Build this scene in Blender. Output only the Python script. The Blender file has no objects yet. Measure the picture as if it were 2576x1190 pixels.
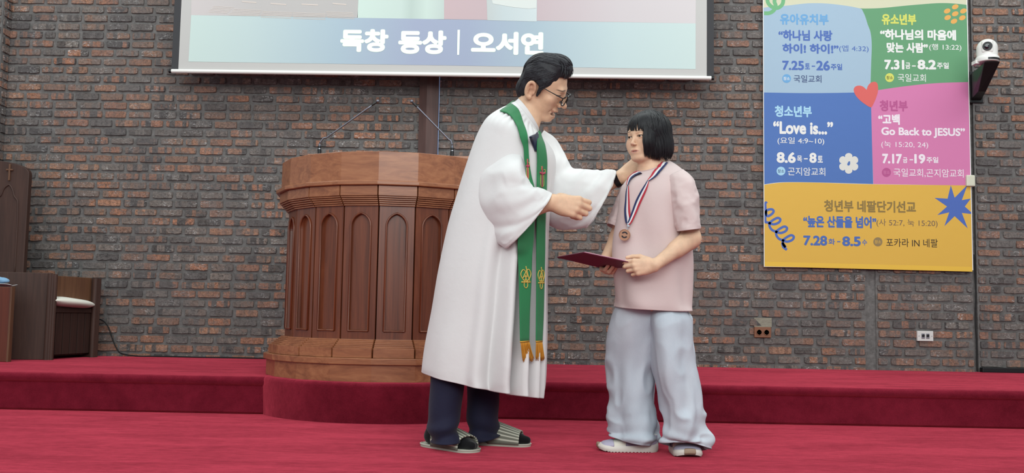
import bpy, bmesh, math, random
import numpy as np
from mathutils import Vector, Matrix
from mathutils.bvhtree import BVHTree
rad = math.radians
SC = bpy.context.scene
COL = SC.collection
# ------------------------------------------------------------------ camera
F, IW, IH = 2400.0, 2576, 1190
CAM_H, PITCH, YAW, ROLL = .549, math.atan(195/2400.), rad(1.0), rad(1.0)
C0 = np.array([0, 0, CAM_H])
_d = np.array([-math.sin(YAW)*math.cos(PITCH), math.cos(YAW)*math.cos(PITCH), math.sin(PITCH)])
_r = np.array([math.cos(YAW), math.sin(YAW), 0.0]); _u = np.cross(_r, _d)
CR = _r*math.cos(ROLL)+_u*math.sin(ROLL); CU = _u*math.cos(ROLL)-_r*math.sin(ROLL); CD = _d
def ray(px, py): return CD+CR*(px-IW/2)/F-CU*(py-IH/2)/F
def atY(px, py, Y):
    d = ray(px, py); return C0+d*((Y-C0[1])/d[1])
def atZ(px, py, Z):
    d = ray(px, py); return C0+d*((Z-C0[2])/d[2])
def proj(p):
    v = np.asarray(p, float)-C0; w = v@CD
    return np.array([IW/2+F*(v@CR)/w, IH/2-F*(v@CU)/w])
cam_d = bpy.data.cameras.new('camera'); cam = bpy.data.objects.new('camera', cam_d); COL.objects.link(cam)
cam_d.sensor_fit = 'HORIZONTAL'; cam_d.sensor_width = 36; cam_d.lens = F/IW*36
cam.matrix_world = Matrix(((CR[0], CU[0], -CD[0], C0[0]), (CR[1], CU[1], -CD[1], C0[1]), (CR[2], CU[2], -CD[2], C0[2]), (0, 0, 0, 1)))
cam_d.clip_start = .05; SC.camera = cam
#CROP
# ------------------------------------------------------------------ light
SC.view_settings.view_transform = 'Standard'; SC.view_settings.look = 'None'
SC.view_settings.gamma = 1; SC.view_settings.use_curve_mapping = False
SC.view_settings.exposure = -.27
wd = bpy.data.worlds.new('hall_air'); SC.world = wd; wd.use_nodes = True
wd.node_tree.nodes['Background'].inputs[0].default_value = (.86, .97, 1.0, 1)
wd.node_tree.nodes['Background'].inputs[1].default_value = .60
def area(name, loc, target, sx, sy, power, color=(1, 1, 1)):
    l = bpy.data.lights.new(name, 'AREA'); l.shape = 'RECTANGLE'; l.size = sx; l.size_y = sy; l.energy = power; l.color = color
    o = bpy.data.objects.new(name, l); COL.objects.link(o); o.location = loc
    o.rotation_euler = (Vector(target)-Vector(loc)).to_track_quat('-Z', 'Y').to_euler(); return o
area('stage_ceiling_light', (0.2, 4.85, 4.3), (0.2, 4.85, 0), 10, 1.2, 190, (.93, 1, .98))
area('hall_ceiling_light', (0.4, .9, 4.1), (0.2, 4.2, 1.0), 8, 2.2, 105, (.95, 1, .97))
area('hall_rear_light', (0.5, -6.0, 4.3), (0.2, 4.2, 1.0), 10, 3, 620, (.95, 1, .98))  # added frontal fill from the unseen hall, brightens the faces
SC.cycles.max_bounces = 6; SC.cycles.diffuse_bounces = 3; SC.cycles.glossy_bounces = 3; SC.cycles.transmission_bounces = 4
SC.cycles.use_denoising = True
# ------------------------------------------------------------------ constants of the place
WY = 6.845          # face of the brick wall
Z2 = .198           # top of the raised step
EDGE = 5.045        # riser plane
rng = np.random.default_rng(7); R = random.Random(7)
# ------------------------------------------------------------------ materials
def lin(c):
    if isinstance(c, str): c = [int(c[i:i+2], 16) for i in (0, 2, 4)]
    return tuple(((x/255)/12.92 if x/255 <= .04045 else ((x/255+.055)/1.055)**2.4) for x in c[:3])+(1,)
class NT:
    def __init__(s, name):
        s.m = bpy.data.materials.new(name); s.m.use_nodes = True; s.t = s.m.node_tree; s.b = s.t.nodes['Principled BSDF']
    def n(s, typ, **kw):
        nd = s.t.nodes.new('ShaderNode'+typ)
        for k, v in kw.items():
            if k.startswith('i_'):
                key = k[2:]; key = int(key) if key.isdigit() else key.replace('_', ' ')
                s.set(nd.inputs[key], v)
            else: setattr(nd, k, v)
        return nd
    def set(s, sock, v):
        if hasattr(v, 'is_linked') or isinstance(v, bpy.types.NodeSocket): s.t.links.new(v, sock)
        else: sock.default_value = v
    def p(s, key, v): s.set(s.b.inputs[key], v)
    def obj(s): return s.n('TexCoord').outputs['Object']
    def scale(s, vec, sc, loc=(0, 0, 0), rot=(0, 0, 0)):
        mp = s.n('Mapping'); s.t.links.new(vec, mp.inputs['Vector']); mp.inputs['Scale'].default_value = sc; mp.inputs['Location'].default_value = loc; mp.inputs['Rotation'].default_value = rot
        return mp.outputs['Vector']
    def noise(s, vec, scale, detail=3, rough=.55, dist=0):
        nd = s.n('TexNoise'); s.t.links.new(vec, nd.inputs['Vector']); nd.inputs['Scale'].default_value = scale
        nd.inputs['Detail'].default_value = detail; nd.inputs['Roughness'].default_value = rough; nd.inputs['Distortion'].default_value = dist
        return nd.outputs[0]
    def ramp(s, fac, stops, interp='LINEAR'):
        r = s.n('ValToRGB'); s.t.links.new(fac, r.inputs[0]); e = r.color_ramp.elements; r.color_ramp.interpolation = interp
        while len(e) < len(stops): e.new(.5)
        for el, (p, c) in zip(e, stops): el.position = p; el.color = lin(c) if not isinstance(c, (int, float)) else (c, c, c, 1)
        return r.outputs[0]
    def mix(s, fac, a, b, mode='MIX'):
        m = s.n('Mix', data_type='RGBA', blend_type=mode)
        s.set(m.inputs[0], fac); s.set(m.inputs[6], a); s.set(m.inputs[7], b); return m.outputs[2]
    def math(s, op, a, b=0.0, c=0.0):
        m = s.n('Math', operation=op); s.set(m.inputs[0], a); s.set(m.inputs[1], b); s.set(m.inputs[2], c); return m.outputs[0]
    def bump(s, h, strength=.3, dist=.01):
        b = s.n('Bump'); b.inputs['Strength'].default_value = strength; b.inputs['Distance'].default_value = dist
        s.t.links.new(h, b.inputs['Height']); s.t.links.new(b.outputs[0], s.b.inputs['Normal'])
def plain(name, c, rough=.55, metal=0, spec=.4, bump=None, sheen=0, var=0, emit=0, coat=0):
    """a plain procedural material: colour with a little noise variation and an optional fine bump"""
    t = NT(name); o = t.obj()
    col = lin(c)
    if var:
        nz = t.noise(o, 9, 4); a = tuple(x*(1-var) for x in col[:3])+(1,); b = tuple(min(1, x*(1+var)) for x in col[:3])+(1,)
        t.p('Base Color', t.mix(nz, a, b))
    else: t.p('Base Color', col)
    t.p('Roughness', rough); t.p('Metallic', metal); t.p('Specular IOR Level', spec)
    if sheen: t.p('Sheen Weight', sheen)
    if coat: t.p('Coat Weight', coat); t.p('Coat Roughness', .15)
    if emit: t.p('Emission Color', col); t.p('Emission Strength', emit)
    if bump: t.bump(t.noise(o, bump[0], 3), bump[1], bump[2] if len(bump) > 2 else .002)
    return t.m
def wood(name, dark, mid, light, axis=2, rough=.35, scale=1.0, coat=.25):
    t = NT(name); o = t.obj()
    sc = [14, 14, 14]; sc[axis] = .9
    v = t.scale(o, tuple(x*scale for x in sc))
    n1 = t.noise(v, 1.6, 6, .62, 1.2)
    sc2 = [90, 90, 90]; sc2[axis] = 3
    n2 = t.noise(t.scale(o, tuple(x*scale for x in sc2)), 1.5, 3, .6)
    c = t.ramp(n1, [(.28, dark), (.5, mid), (.74, light)])
    c = t.mix(.35, c, t.mix(n2, lin(dark), lin(light)))
    t.p('Base Color', c); t.p('Roughness', rough); t.p('Coat Weight', coat); t.p('Coat Roughness', .22)
    t.bump(n2, .12, .001); return t.m
M = {}
M['pulpit_wood'] = wood('pulpit_wood', '451f12', '6d3722', '8c4d30', 2)
M['pulpit_wood_side'] = wood('pulpit_wood_across', '6d3b26', '9c6140', 'b97e56', 0)
M['dark_wood'] = wood('dark_wood', '24120d', '331d17', '42281f', 2, .65, coat=.03)
M['chair_wood'] = wood('chair_wood', '2b1812', '3f261e', '4f342a', 2, .65, coat=.03)
M['honey_wood'] = wood('honey_wood', '4a2d20', '64422d', '785339', 2, .6, coat=.05)
M['red_wood'] = wood('red_wood', '46180e', '612a19', '743822', 2, .6, coat=.04)
M['cross_wood'] = wood('cross_wood', '3b2622', '513632', '62453f', 2, .5, coat=.1)
M['gap'] = plain('dark_gap', '120b09', .9)
M['white_plastic'] = plain('white_plastic', 'e6e4e0', .35, bump=(40, .02))
M['black_plastic'] = plain('black_plastic', '17171a', .4)
M['black_rubber'] = plain('black_rubber', '141416', .7)
M['chrome'] = plain('chrome', 'a8aab2', .25, 1)
M['gun_metal'] = plain('gun_metal', '6c6d78', .35, .8)
# ------------------------------------------------------------------ mesh builder
ORG = {}
class MB:
    def __init__(s): s.v = []; s.f = []; s.m = []
    def add(s, verts, faces, mi=0):
        o = len(s.v); s.v.extend([tuple(map(float, p)) for p in verts]); s.f.extend([tuple(i+o for i in f) for f in faces]); s.m.extend([mi]*len(faces)); return s
    def hexa(s, p, mi=0):  # 8 points: bottom ccw 0-3, top 4-7
        return s.add(p, [(3, 2, 1, 0), (4, 5, 6, 7), (0, 1, 5, 4), (1, 2, 6, 5), (2, 3, 7, 6), (3, 0, 4, 7)], mi)
    def box(s, a, b, mi=0, rot=0, piv=None):
        x0, y0, z0 = a; x1, y1, z1 = b
        P = [(x0, y0, z0), (x1, y0, z0), (x1, y1, z0), (x0, y1, z0), (x0, y0, z1), (x1, y0, z1), (x1, y1, z1), (x0, y1, z1)]
        if rot:
            c, sn = math.cos(rot), math.sin(rot); px, py = piv
            P = [(px+(x-px)*c-(y-py)*sn, py+(x-px)*sn+(y-py)*c, z) for x, y, z in P]
        return s.hexa(P, mi)
    def prism(s, poly, z0, z1, mi=0, poly2=None):
        n = len(poly); q = poly2 or poly
        P = [(x, y, z0) for x, y in poly]+[(x, y, z1) for x, y in q]
        return s.add(P, [tuple(range(n))[::-1], tuple(range(n, 2*n))]+[(i, (i+1) % n, n+(i+1) % n, n+i) for i in range(n)], mi)
    def slab(s, pts, nrm, th, mi=0):  # planar outline pts (3d) extruded by nrm*th
        n = len(pts); nv = np.array(nrm, float)*th
        P = [np.array(p, float) for p in pts]; P = P+[p+nv for p in P]
        return s.add(P, [tuple(range(n))[::-1], tuple(range(n, 2*n))]+[(i, (i+1) % n, n+(i+1) % n, n+i) for i in range(n)], mi)
    def grid(s, G, mi=0, closed=False, cap=False):  # G[i][j] points; closed in j
        G = np.asarray(G, float); a, b = G.shape[:2]; o = len(s.v)
        s.v.extend(map(tuple, G.reshape(-1, 3)))
        for i in range(a-1):
            for j in range(b if closed else b-1):
                s.f.append((o+i*b+j, o+i*b+(j+1) % b, o+(i+1)*b+(j+1) % b, o+(i+1)*b+j)); s.m.append(mi)
        if cap:
            s.f.append(tuple(o+j for j in range(b))[::-1]); s.f.append(tuple(o+(a-1)*b+j for j in range(b))); s.m += [mi, mi]
        return s
    def tube(s, path, r, mi=0, n=10, cap=True):
        P = [np.array(p, float) for p in path]; rr = r if hasattr(r, '__len__') else [r]*len(P)
        G = []; ref = None
        for i, p in enumerate(P):
            t = P[min(i+1, len(P)-1)]-P[max(i-1, 0)]; t = t/(np.linalg.norm(t)+1e-12)
            if ref is None: ref = np.array([0, 0, 1.]) if abs(t[2]) < .9 else np.array([1., 0, 0])
            a = ref-t*(ref@t); a /= np.linalg.norm(a); ref = a; b = np.cross(t, a)
            G.append([p+rr[i]*(a*math.cos(q)+b*math.sin(q)) for q in np.linspace(0, 2*math.pi, n, endpoint=False)])
        return s.grid(G, mi, True, cap)
    def cyl(s, c, r, h, axis=(0, 0, 1), mi=0, n=24, r2=None):
        c = np.array(c, float); ax = np.array(axis, float); ax /= np.linalg.norm(ax)
        return s.tube([c, c+ax*h], [r, r if r2 is None else r2], mi, n)
    def ball(s, c, r, mi=0, n=16, sc=(1, 1, 1)):
        G = [[(c[0]+r*sc[0]*math.sin(t)*math.cos(p), c[1]+r*sc[1]*math.sin(t)*math.sin(p), c[2]+r*sc[2]*math.cos(t)) for p in np.linspace(0, 2*math.pi, n, endpoint=False)] for t in np.linspace(.02, math.pi-.02, n//2+1)]
        return s.grid(G, mi, True, True)
    def build(s, name, mats, parent=None, smooth=False, bevel=0, auto=None):
        return mkobj(name, np.array(s.v, float).reshape(-1, 3), s.f, mats, parent, smooth, s.m, bevel, auto)
def mkobj(name, V, faces, mats, parent=None, smooth=False, mi=None, bevel=0, auto=None):
    V = np.asarray(V, float)
    org = ORG[parent.name] if parent else np.array([(V[:, 0].min()+V[:, 0].max())/2, (V[:, 1].min()+V[:, 1].max())/2, V[:, 2].min()])
    me = bpy.data.meshes.new(name); me.from_pydata([tuple(p) for p in V-org], [], faces if isinstance(faces, list) else faces.tolist())
    mats = mats if isinstance(mats, (list, tuple)) else [mats]
    for m in mats: me.materials.append(M[m] if isinstance(m, str) else m)
    if mi is not None and len(mats) > 1: me.polygons.foreach_set('material_index', np.array(mi, np.int32))
    if smooth: me.polygons.foreach_set('use_smooth', np.ones(len(me.polygons), bool))
    if auto is not None: me.polygons.foreach_set('use_smooth', np.ones(len(me.polygons), bool)); me.set_sharp_from_angle(angle=rad(auto))
    me.validate(); me.update()
    o = bpy.data.objects.new(name, me); COL.objects.link(o)
    if parent: o.parent = parent
    else: o.location = org
    ORG[o.name] = org
    if bevel:
        b = o.modifiers.new('bevel', 'BEVEL'); b.width = bevel; b.segments = 2; b.limit_method = 'ANGLE'; b.angle_limit = rad(35)
        b.harden_normals = False
    return o
def tag(o, label=None, cat=None, group=None, kind=None):
    if label: o['label'] = label
    if cat: o['category'] = cat
    if group: o['group'] = group
    if kind: o['kind'] = kind
    return o
def thing(name, loc, label, cat, group=None):
    o = bpy.data.objects.new(name, None); COL.objects.link(o); o.location = loc; o.empty_display_size = .1
    ORG[o.name] = np.array(loc, float); return tag(o, label, cat, group)
def crom(K, n, closed=False):
    """Catmull-Rom resample rows of K to n rows"""
    K = np.asarray(K, float); m = len(K); sh = K.shape; K2 = K.reshape(m, -1)
    t = np.linspace(0, m if closed else m-1, n, endpoint=not closed); i = np.floor(t).astype(int)
    if not closed: i = np.clip(i, 0, m-2)
    f = (t-i)[:, None]
    g = (lambda k: K2[k % m]) if closed else (lambda k: np.where((k < 0)[:, None], 2*K2[0]-K2[1], np.where((k > m-1)[:, None], 2*K2[-1]-K2[-2], K2[np.clip(k, 0, m-1)])))
    a, b, c, d = g(i-1), g(i), g(i+1), g(i+2)
    r = .5*(2*b+(c-a)*f+(2*a-5*b+4*c-d)*f*f+(3*b-a-3*c+d)*f**3)
    return r.reshape((n,)+sh[1:])
def vnoise(P, scale, seed=0):
    """smooth value noise on points (numpy), about -1..1"""
    P = np.asarray(P, float)*scale+seed*17.31; i = np.floor(P).astype(np.int64); f = P-i; f = f*f*(3-2*f)
    def h(a, b, c):
        n = (a*374761393+b*668265263+c*2147483647+seed*1274126177) & 0xffffffff
        n = ((n ^ (n >> 13))*1274126177) & 0xffffffff; n = n ^ (n >> 16)
        return (n & 0xffff)/32767.5-1
    x, y, z = i[..., 0], i[..., 1], i[..., 2]; r = 0
    for a in (0, 1):
        for b in (0, 1):
            for c in (0, 1):
                w = (f[..., 0] if a else 1-f[..., 0])*(f[..., 1] if b else 1-f[..., 1])*(f[..., 2] if c else 1-f[..., 2])
                r = r+w*h(x+a, y+b, z+c)
    return r
def text_mesh(s, bold=0.0, shear=0, spacing=1.0):
    c = bpy.data.curves.new('lettering', 'FONT'); c.body = s; c.offset = bold; c.shear = shear; c.space_character = spacing; c.resolution_u = 6
    o = bpy.data.objects.new('lettering', c); COL.objects.link(o)
    dg = bpy.context.evaluated_depsgraph_get(); me = bpy.data.meshes.new_from_object(o.evaluated_get(dg))
    V = np.array([v.co[:] for v in me.vertices]); Fc = [tuple(p.vertices) for p in me.polygons]
    bpy.data.objects.remove(o); bpy.data.curves.remove(c); bpy.data.meshes.remove(me)
    return V, Fc
def text_on(mb, s, box, Y, mi=0, bold=.0, spacing=1.0):
    """lettering fitted to a rectangle on an upright plane at depth Y, facing the hall; box in photo pixels"""
    V, Fc = text_mesh(s, 0, 0, spacing)
    if bold:   # heavier strokes: the outline laid down again in a small circle
        A = [np.array([math.cos(t), math.sin(t), 0])*bold*k for k in ((1, ) if bold < .03 else (.55, 1)) for t in np.linspace(0, 2*math.pi, 12, endpoint=False)]+[np.zeros(3)]
        n0 = len(V); F0 = Fc; Fc = [tuple(i+n0*j for i in q) for j in range(len(A)) for q in F0]; V = np.concatenate([V+a for a in A])
    x0, y0, x1, y1 = box
    c = atY((x0+x1)/2, (y0+y1)/2, Y); w = atY(x1, (y0+y1)/2, Y)[0]-atY(x0, (y0+y1)/2, Y)[0]; h = atY((x0+x1)/2, y0, Y)[2]-atY((x0+x1)/2, y1, Y)[2]
    lo, hi = V.min(0), V.max(0)
    P = np.zeros_like(V)
    P[:, 0] = c[0]+((V[:, 0]-lo[0])/(hi[0]-lo[0])-.5)*w
    P[:, 2] = c[2]+((V[:, 1]-lo[1])/(hi[1]-lo[1])-.5)*h
    P[:, 1] = Y-np.repeat(np.arange(len(P)//max(1, (n0 if bold else len(P)))), n0 if bold else len(P))*2e-6
    mb.add(P, Fc, mi)
# ------------------------------------------------------------------ brick
def brick_material():
    t = NT('old_brick'); at = t.n('Attribute', attribute_name='rnd'); rc = at.outputs['Color']
    sp = t.n('SeparateColor'); t.t.links.new(rc, sp.inputs[0]); r0, r1, r2 = sp.outputs[0], sp.outputs[1], sp.outputs[2]
    uv = t.n('UVMap', uv_map='UVMap').outputs[0]; su = t.n('SeparateXYZ'); t.t.links.new(uv, su.inputs[0]); u = su.outputs[0]
    o = t.obj()
    base = t.ramp(r0, [(0, '6a6362'), (.14, '857d7a'), (.28, '9c918a'), (.42, 'a38d82'), (.54, 'b38b75'), (.68, 'c28b70'), (.84, 'cc8e71'), (1, 'd09f83')])
    alt = t.ramp(r1, [(0, '625b59'), (.35, '837873'), (.6, '94877f'), (.8, 'ad8069'), (1, 'ba866e')])
    # vertical stains across one brick (old kiln stacking marks)
    cx = t.n('CombineXYZ'); t.t.links.new(t.math('MULTIPLY', u, 3.1), cx.inputs[0]); t.t.links.new(t.math('MULTIPLY', r2, 61.0), cx.inputs[1])
    wob = t.noise(o, 30, 2); t.t.links.new(t.math('MULTIPLY', wob, .25), cx.inputs[2])
    band = t.noise(cx.outputs[0], 1.0, 0)
    bm = t.ramp(band, [(.50, 0.0), (.53, 1.0)])
    bm = t.math('MULTIPLY', bm, t.ramp(r1, [(.30, 1.0), (.36, .75)]))
    col = t.mix(bm, base, alt)
    mot = t.noise(o, 55, 5, .7)
    col = t.mix(1.0, col, t.ramp(mot, [(.3, '7a7a7a'), (.5, 'dadada'), (.72, 'ffffff')]), 'MULTIPLY')
    blo = t.ramp(t.noise(t.scale(o, (1, 1, 1.6)), 26, 4, .6, .5), [(.50, 0.0), (.58, 1.0)]); col = t.mix(t.math('MULTIPLY', blo, .55), col, t.mix(.5, alt, lin('6d6a6b')))
    fin = t.noise(o, 190, 3, .7); col = t.mix(1.0, col, t.ramp(fin, [(.25, 'a8a8a8'), (.6, 'ffffff')]), 'MULTIPLY')
    fl = t.noise(t.scale(o, (1, 1, 1.8)), 46, 5, .75, .8); gate = t.ramp(t.noise(o, 6.5, 2), [(.50, 0.0), (.60, 1.0)])
    fm = t.math('MULTIPLY', t.ramp(fl, [(.55, 0.0), (.62, 1.0)]), gate)
    col = t.mix(t.math('MULTIPLY', fm, .7), col, lin('cfcccb'))
    so = t.ramp(t.noise(o, 3.1, 3), [(.42, 1.0), (.66, 0.0)])
    col = t.mix(t.math('MULTIPLY', so, .38), col, lin('5e5b5d'))
    t.p('Base Color', col); t.p('Roughness', .82); t.p('Specular IOR Level', .3)
    t.bump(t.noise(o, 70, 5, .7), .55, .006); return t.m
def mortar_material():
    t = NT('grey_mortar'); o = t.obj()
    t.p('Base Color', t.ramp(t.noise(o, 28, 5, .7), [(.3, '585553'), (.55, '6e6b6a'), (.8, '84807e')])); t.p('Roughness', .9)
    t.bump(t.noise(o, 60, 4, .7), .6, .006); return t.m
M['brick'] = brick_material(); M['mortar'] = mortar_material()
def brick_wall(name, org, udir, nrm, runs, z0, z1, back=.25):
    """bricks laid in running bond on a mortar bed; org = point of the bed at height 0, runs = [(u0,u1,shift)]"""
    org = np.array(org, float); ud = np.array(udir, float); nn = np.array(nrm, float); up = np.array([0, 0, 1.])
    V = []; Fc = []; mi = []; rnd = []; uvs = []
    def put(P, faces, m, rc, uv):
        o = len(V); V.extend(P)
        for f in faces:
            Fc.append(tuple(o+i for i in f)); mi.append(m); rnd.append(rc); uvs.extend([uv[i] for i in f])
    U0, U1 = runs[0][0], runs[-1][1]
    prev = U0
    for (u0, u1, sh) in runs:
        q = [(u0, z0), (u1, z0), (u1, z1), (u0, z1)]
        P = [org+ud*a+up*b-nn*.004 for a, b in q]+[org+ud*a+up*b-nn*back for a, b in q]
        put(P, [(0, 1, 2, 3), (0, 3, 7, 4), (1, 5, 6, 2), (3, 2, 6, 7), (0, 4, 5, 1), (5, 4, 7, 6)], 1, (0, 0, 0), [(0, 0)]*8)
        cp, hp = .0652, .184
        k0 = int((z0-(Z2-.003))/cp)
        for k in range(k0, int((z1-Z2)/cp)+1):
            zc = Z2-.003+cp*k; u = u0-R.random()*.0-(.092 if k % 2 else 0)+sh+R.uniform(-.012, .012)-.2
            while u < u1:
                L = hp*R.choice([1, 1, 1, 1, 1, 1, 1, .97, 1.03, .55 if R.random() < .25 else 1])+R.uniform(-.006, .006)
                a, b = max(u, u0)+.0095+R.uniform(-.002, .004), min(u+L, u1)-.0095-R.uniform(-.002, .004); u += L
                if b-a < .02: continue
                hz = .0245+R.uniform(-.0018, .0012); c, d = zc-hz+R.uniform(-.002, .002), zc+hz+R.uniform(-.0025, .001)
                if c < z0 or d > z1: 
                    c = max(c, z0); d = min(d, z1)
                    if d-c < .012: continue
                nx = max(2, int((b-a)/.022)); tilt = R.uniform(-.0015, .0015)
                top = [(a+(b-a)*i/nx, d+R.gauss(0, .0013)) for i in range(nx+1)]; bot = [(a+(b-a)*i/nx, c+R.gauss(0, .0013)) for i in range(nx+1)]
                rr = .004
                top[0] = (a+R.uniform(0, rr), d-R.uniform(0, rr)); top[-1] = (b-R.uniform(0, rr), d-R.uniform(0, rr)); bot[0] = (a+R.uniform(0, rr), c+R.uniform(0, rr)); bot[-1] = (b-R.uniform(0, rr), c+R.uniform(0, rr))
                mid = [((a+b)/2-(b-a)/2+R.uniform(-.001, .001), (c+d)/2), ((a+b)/2+(b-a)/2+R.uniform(-.001, .001), (c+d)/2)]
                loop = bot+[mid[1]]+top[::-1]+[mid[0]]; n = len(loop); pr = R.uniform(.004, .009)
                cx, cz = (a+b)/2, (c+d)/2
                P = [org+ud*x+up*z-nn*.006 for x, z in loop]+[org+ud*(cx+(x-cx)*(1-.0022/max(.01, abs(b-a)/2)))+up*(cz+(z-cz)*.93)+nn*(pr+tilt*(1 if x > cx else -1)) for x, z in loop]
                uv = [((x-a)/max(b-a, .05), (z-c)/(d-c)) for x, z in loop]*2
                rc = (R.random(), R.random(), R.random())
                put(P, [(i, (i+1) % n, n+(i+1) % n, n+i) for i in range(n)]+[tuple(range(n, 2*n))], 0, rc, uv)
    V = np.array(V)
    o = mkobj(name, V, Fc, ['brick', 'mortar'], None, False, mi)
    me = o.data; at = me.attributes.new('rnd', 'FLOAT_COLOR', 'FACE'); at.data.foreach_set('color', np.array([(*c, 1) for c in rnd], np.float32).ravel())
    uvl = me.uv_layers.new(name='UVMap'); uvl.data.foreach_set('uv', np.array(uvs, np.float32).ravel())
    return tag(o, kind='structure')
PX0 = -3.85; J1a, J1b = 2.412, 2.478; J2a, J2b = 3.172, 3.196
brick_wall('wall_back', (0, WY, 0), (1, 0, 0), (0, -1, 0), [(PX0-.35, J1a, .06), (J1b, J2a, .02), (J2b, 6.2, .1)], Z2-.02, 4.3)
b = MB(); b.box((J1a-.01, WY+.012, Z2), (J1b+.01, WY+.2, 4.3)); b.box((J2a-.01, WY+.03, Z2), (J2b+.01, WY+.2, 4.3)); tag(b.build('trim_joint', 'mortar'), kind='structure')
# brick pier at the left end of the wall, standing 11 cm proud of it
pw = brick_wall('wall_left', (PX0, WY, 0), (0, -1, 0), (1, 0, 0), [(0.0, .115, 0)], Z2-.02, 4.3, .5)
brick_wall('wall_pier', (PX0-2.4, WY-.115, 0), (1, 0, 0), (0, -1, 0), [(0.0, 2.4, .08)], Z2-.02, 4.3, .05)
# ------------------------------------------------------------------ carpet
def carpet_material():
    t = NT('red_carpet'); o = t.obj()
    big = t.noise(t.scale(o, (.8, 2.6, 1)), 2.2, 5, .62, .6); fine = t.noise(o, 260, 3, .7); mid = t.noise(t.scale(o, (1, 2.0, 1)), 16, 4, .65)
    c = t.ramp(big, [(.34, '580e1d'), (.52, '74172a'), (.68, '8c2338')])
    c = t.mix(.55, c, t.ramp(mid, [(.3, '4c0b19'), (.7, '7c1d30')]))
    c = t.mix(.35, c, t.ramp(fine, [(.3, '420813'), (.7, '8a2438')]))
    t.p('Base Color', c); t.p('Roughness', .95); t.p('Specular IOR Level', .05)
    t.p('Sheen Weight', t.ramp(t.math('ADD', t.math('MULTIPLY', big, .6), t.math('MULTIPLY', mid, .4)), [(.38, .6), (.60, 1.0)])); t.p('Sheen Roughness', .5); t.p('Sheen Tint', lin('ff6076'))
    h = t.math('ADD', t.math('MULTIPLY', fine, .5), t.math('MULTIPLY', mid, .6)); t.bump(h, .6, .008); return t.m
M['carpet'] = carpet_material()
b = MB(); b.box((-6.4, -1.5, -.06), (6.4, EDGE+.3, 0)); tag(b.build('floor', 'carpet'), kind='structure')
# raised step with a rounded nose: profile swept along X
prof = [(7.2, Z2), (EDGE+.03, Z2)]+[(EDGE+.008-.022*math.sin(a), Z2-.024+.024*math.cos(a)) for a in np.linspace(0, math.pi*.95, 9)]+[(EDGE+.004, Z2-.06), (EDGE+.004, .012), (EDGE+.02, 0), (7.2, 0)]
prof[-4:-4] = []
b = MB(); b.grid([[(x, y, z) for y, z in prof] for x in np.linspace(-6.4, 6.4, 60)], 0, True, True)
tag(b.build('floor_step', 'carpet', auto=50), kind='structure')
# ------------------------------------------------------------------ pulpit dais and pulpit
PC = np.array([-.768, 5.44]); NG = 20
def ngon(r, n=20, a0=None, cx=PC[0], cy=PC[1]):
    a0 = -math.pi/2 if a0 is None else a0
    return [(cx+r*math.cos(a0+2*math.pi*i/n), cy+r*math.sin(a0+2*math.pi*i/n)) for i in range(n)]
def dais_ring(r, z):
    P = [(PC[0]+r*math.cos(a), PC[1]+r*math.sin(a), z) for a in np.linspace(math.pi+.56, 2*math.pi-.56, 41)]
    return [(P[0][0]-.02, EDGE+.25, z)]+P+[(P[-1][0]+.02, EDGE+.25, z)]
b = MB(); rr = [(.724, 0), (.726, .02), (.732, .15)]+[(.714+.02*math.cos(a), Z2-.018+.02*math.sin(a)) for a in np.linspace(0, math.pi/2, 7)]+[(.6, Z2+.002)]
b.grid([dais_ring(r, z) for r, z in rr]); tag(b.build('floor_dais', 'carpet', auto=50), kind='structure')
pul = thing('pulpit', (PC[0], PC[1], Z2), 'large many-sided brown wooden pulpit with carved pointed-arch panels', 'pulpit')
def ring_poly(b, r0, z0, r1, z1, mi=0): b.prism(ngon(r0), z0, z1, mi, ngon(r1))
b = MB(); ring_poly(b, .688, Z2, .688, .297); b.build('plinth', 'pulpit_wood_side', pul, bevel=.003)
b = MB(); ring_poly(b, .704, .285, .704, .317); b.build('base_ledge', 'pulpit_wood_side', pul, bevel=.003)
b = MB(); ring_poly(b, .572, .3, .572, 1.17); b.build('core', 'gap', pul)
BR = .595
def face_frame(i, r):
    a = -math.pi/2+2*math.pi*(i+.5)/NG; n = np.array([math.cos(a), math.sin(a), 0]); e = np.array([-math.sin(a), math.cos(a), 0])
    return n, e, np.array([PC[0], PC[1], 0])+n*r*math.cos(math.pi/NG), r*math.tan(math.pi/NG)*math.cos(math.pi/NG)
def arch(hw, zb, zs, zt, n=9):
    """pointed arch outline (local u,z), ccw from bottom left"""
    L = [(-hw, zb), (hw, zb)]
    rise = zt-zs; Rr = (hw*hw+rise*rise)/(2*hw)
    th = math.acos((Rr-hw)/Rr)
    rt = [(hw-Rr+Rr*math.cos(t), zs+Rr*math.sin(t)) for t in np.linspace(0, th, n)]
    return L+rt+[(-x, z) for x, z in rt[-2::-1]]
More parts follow.
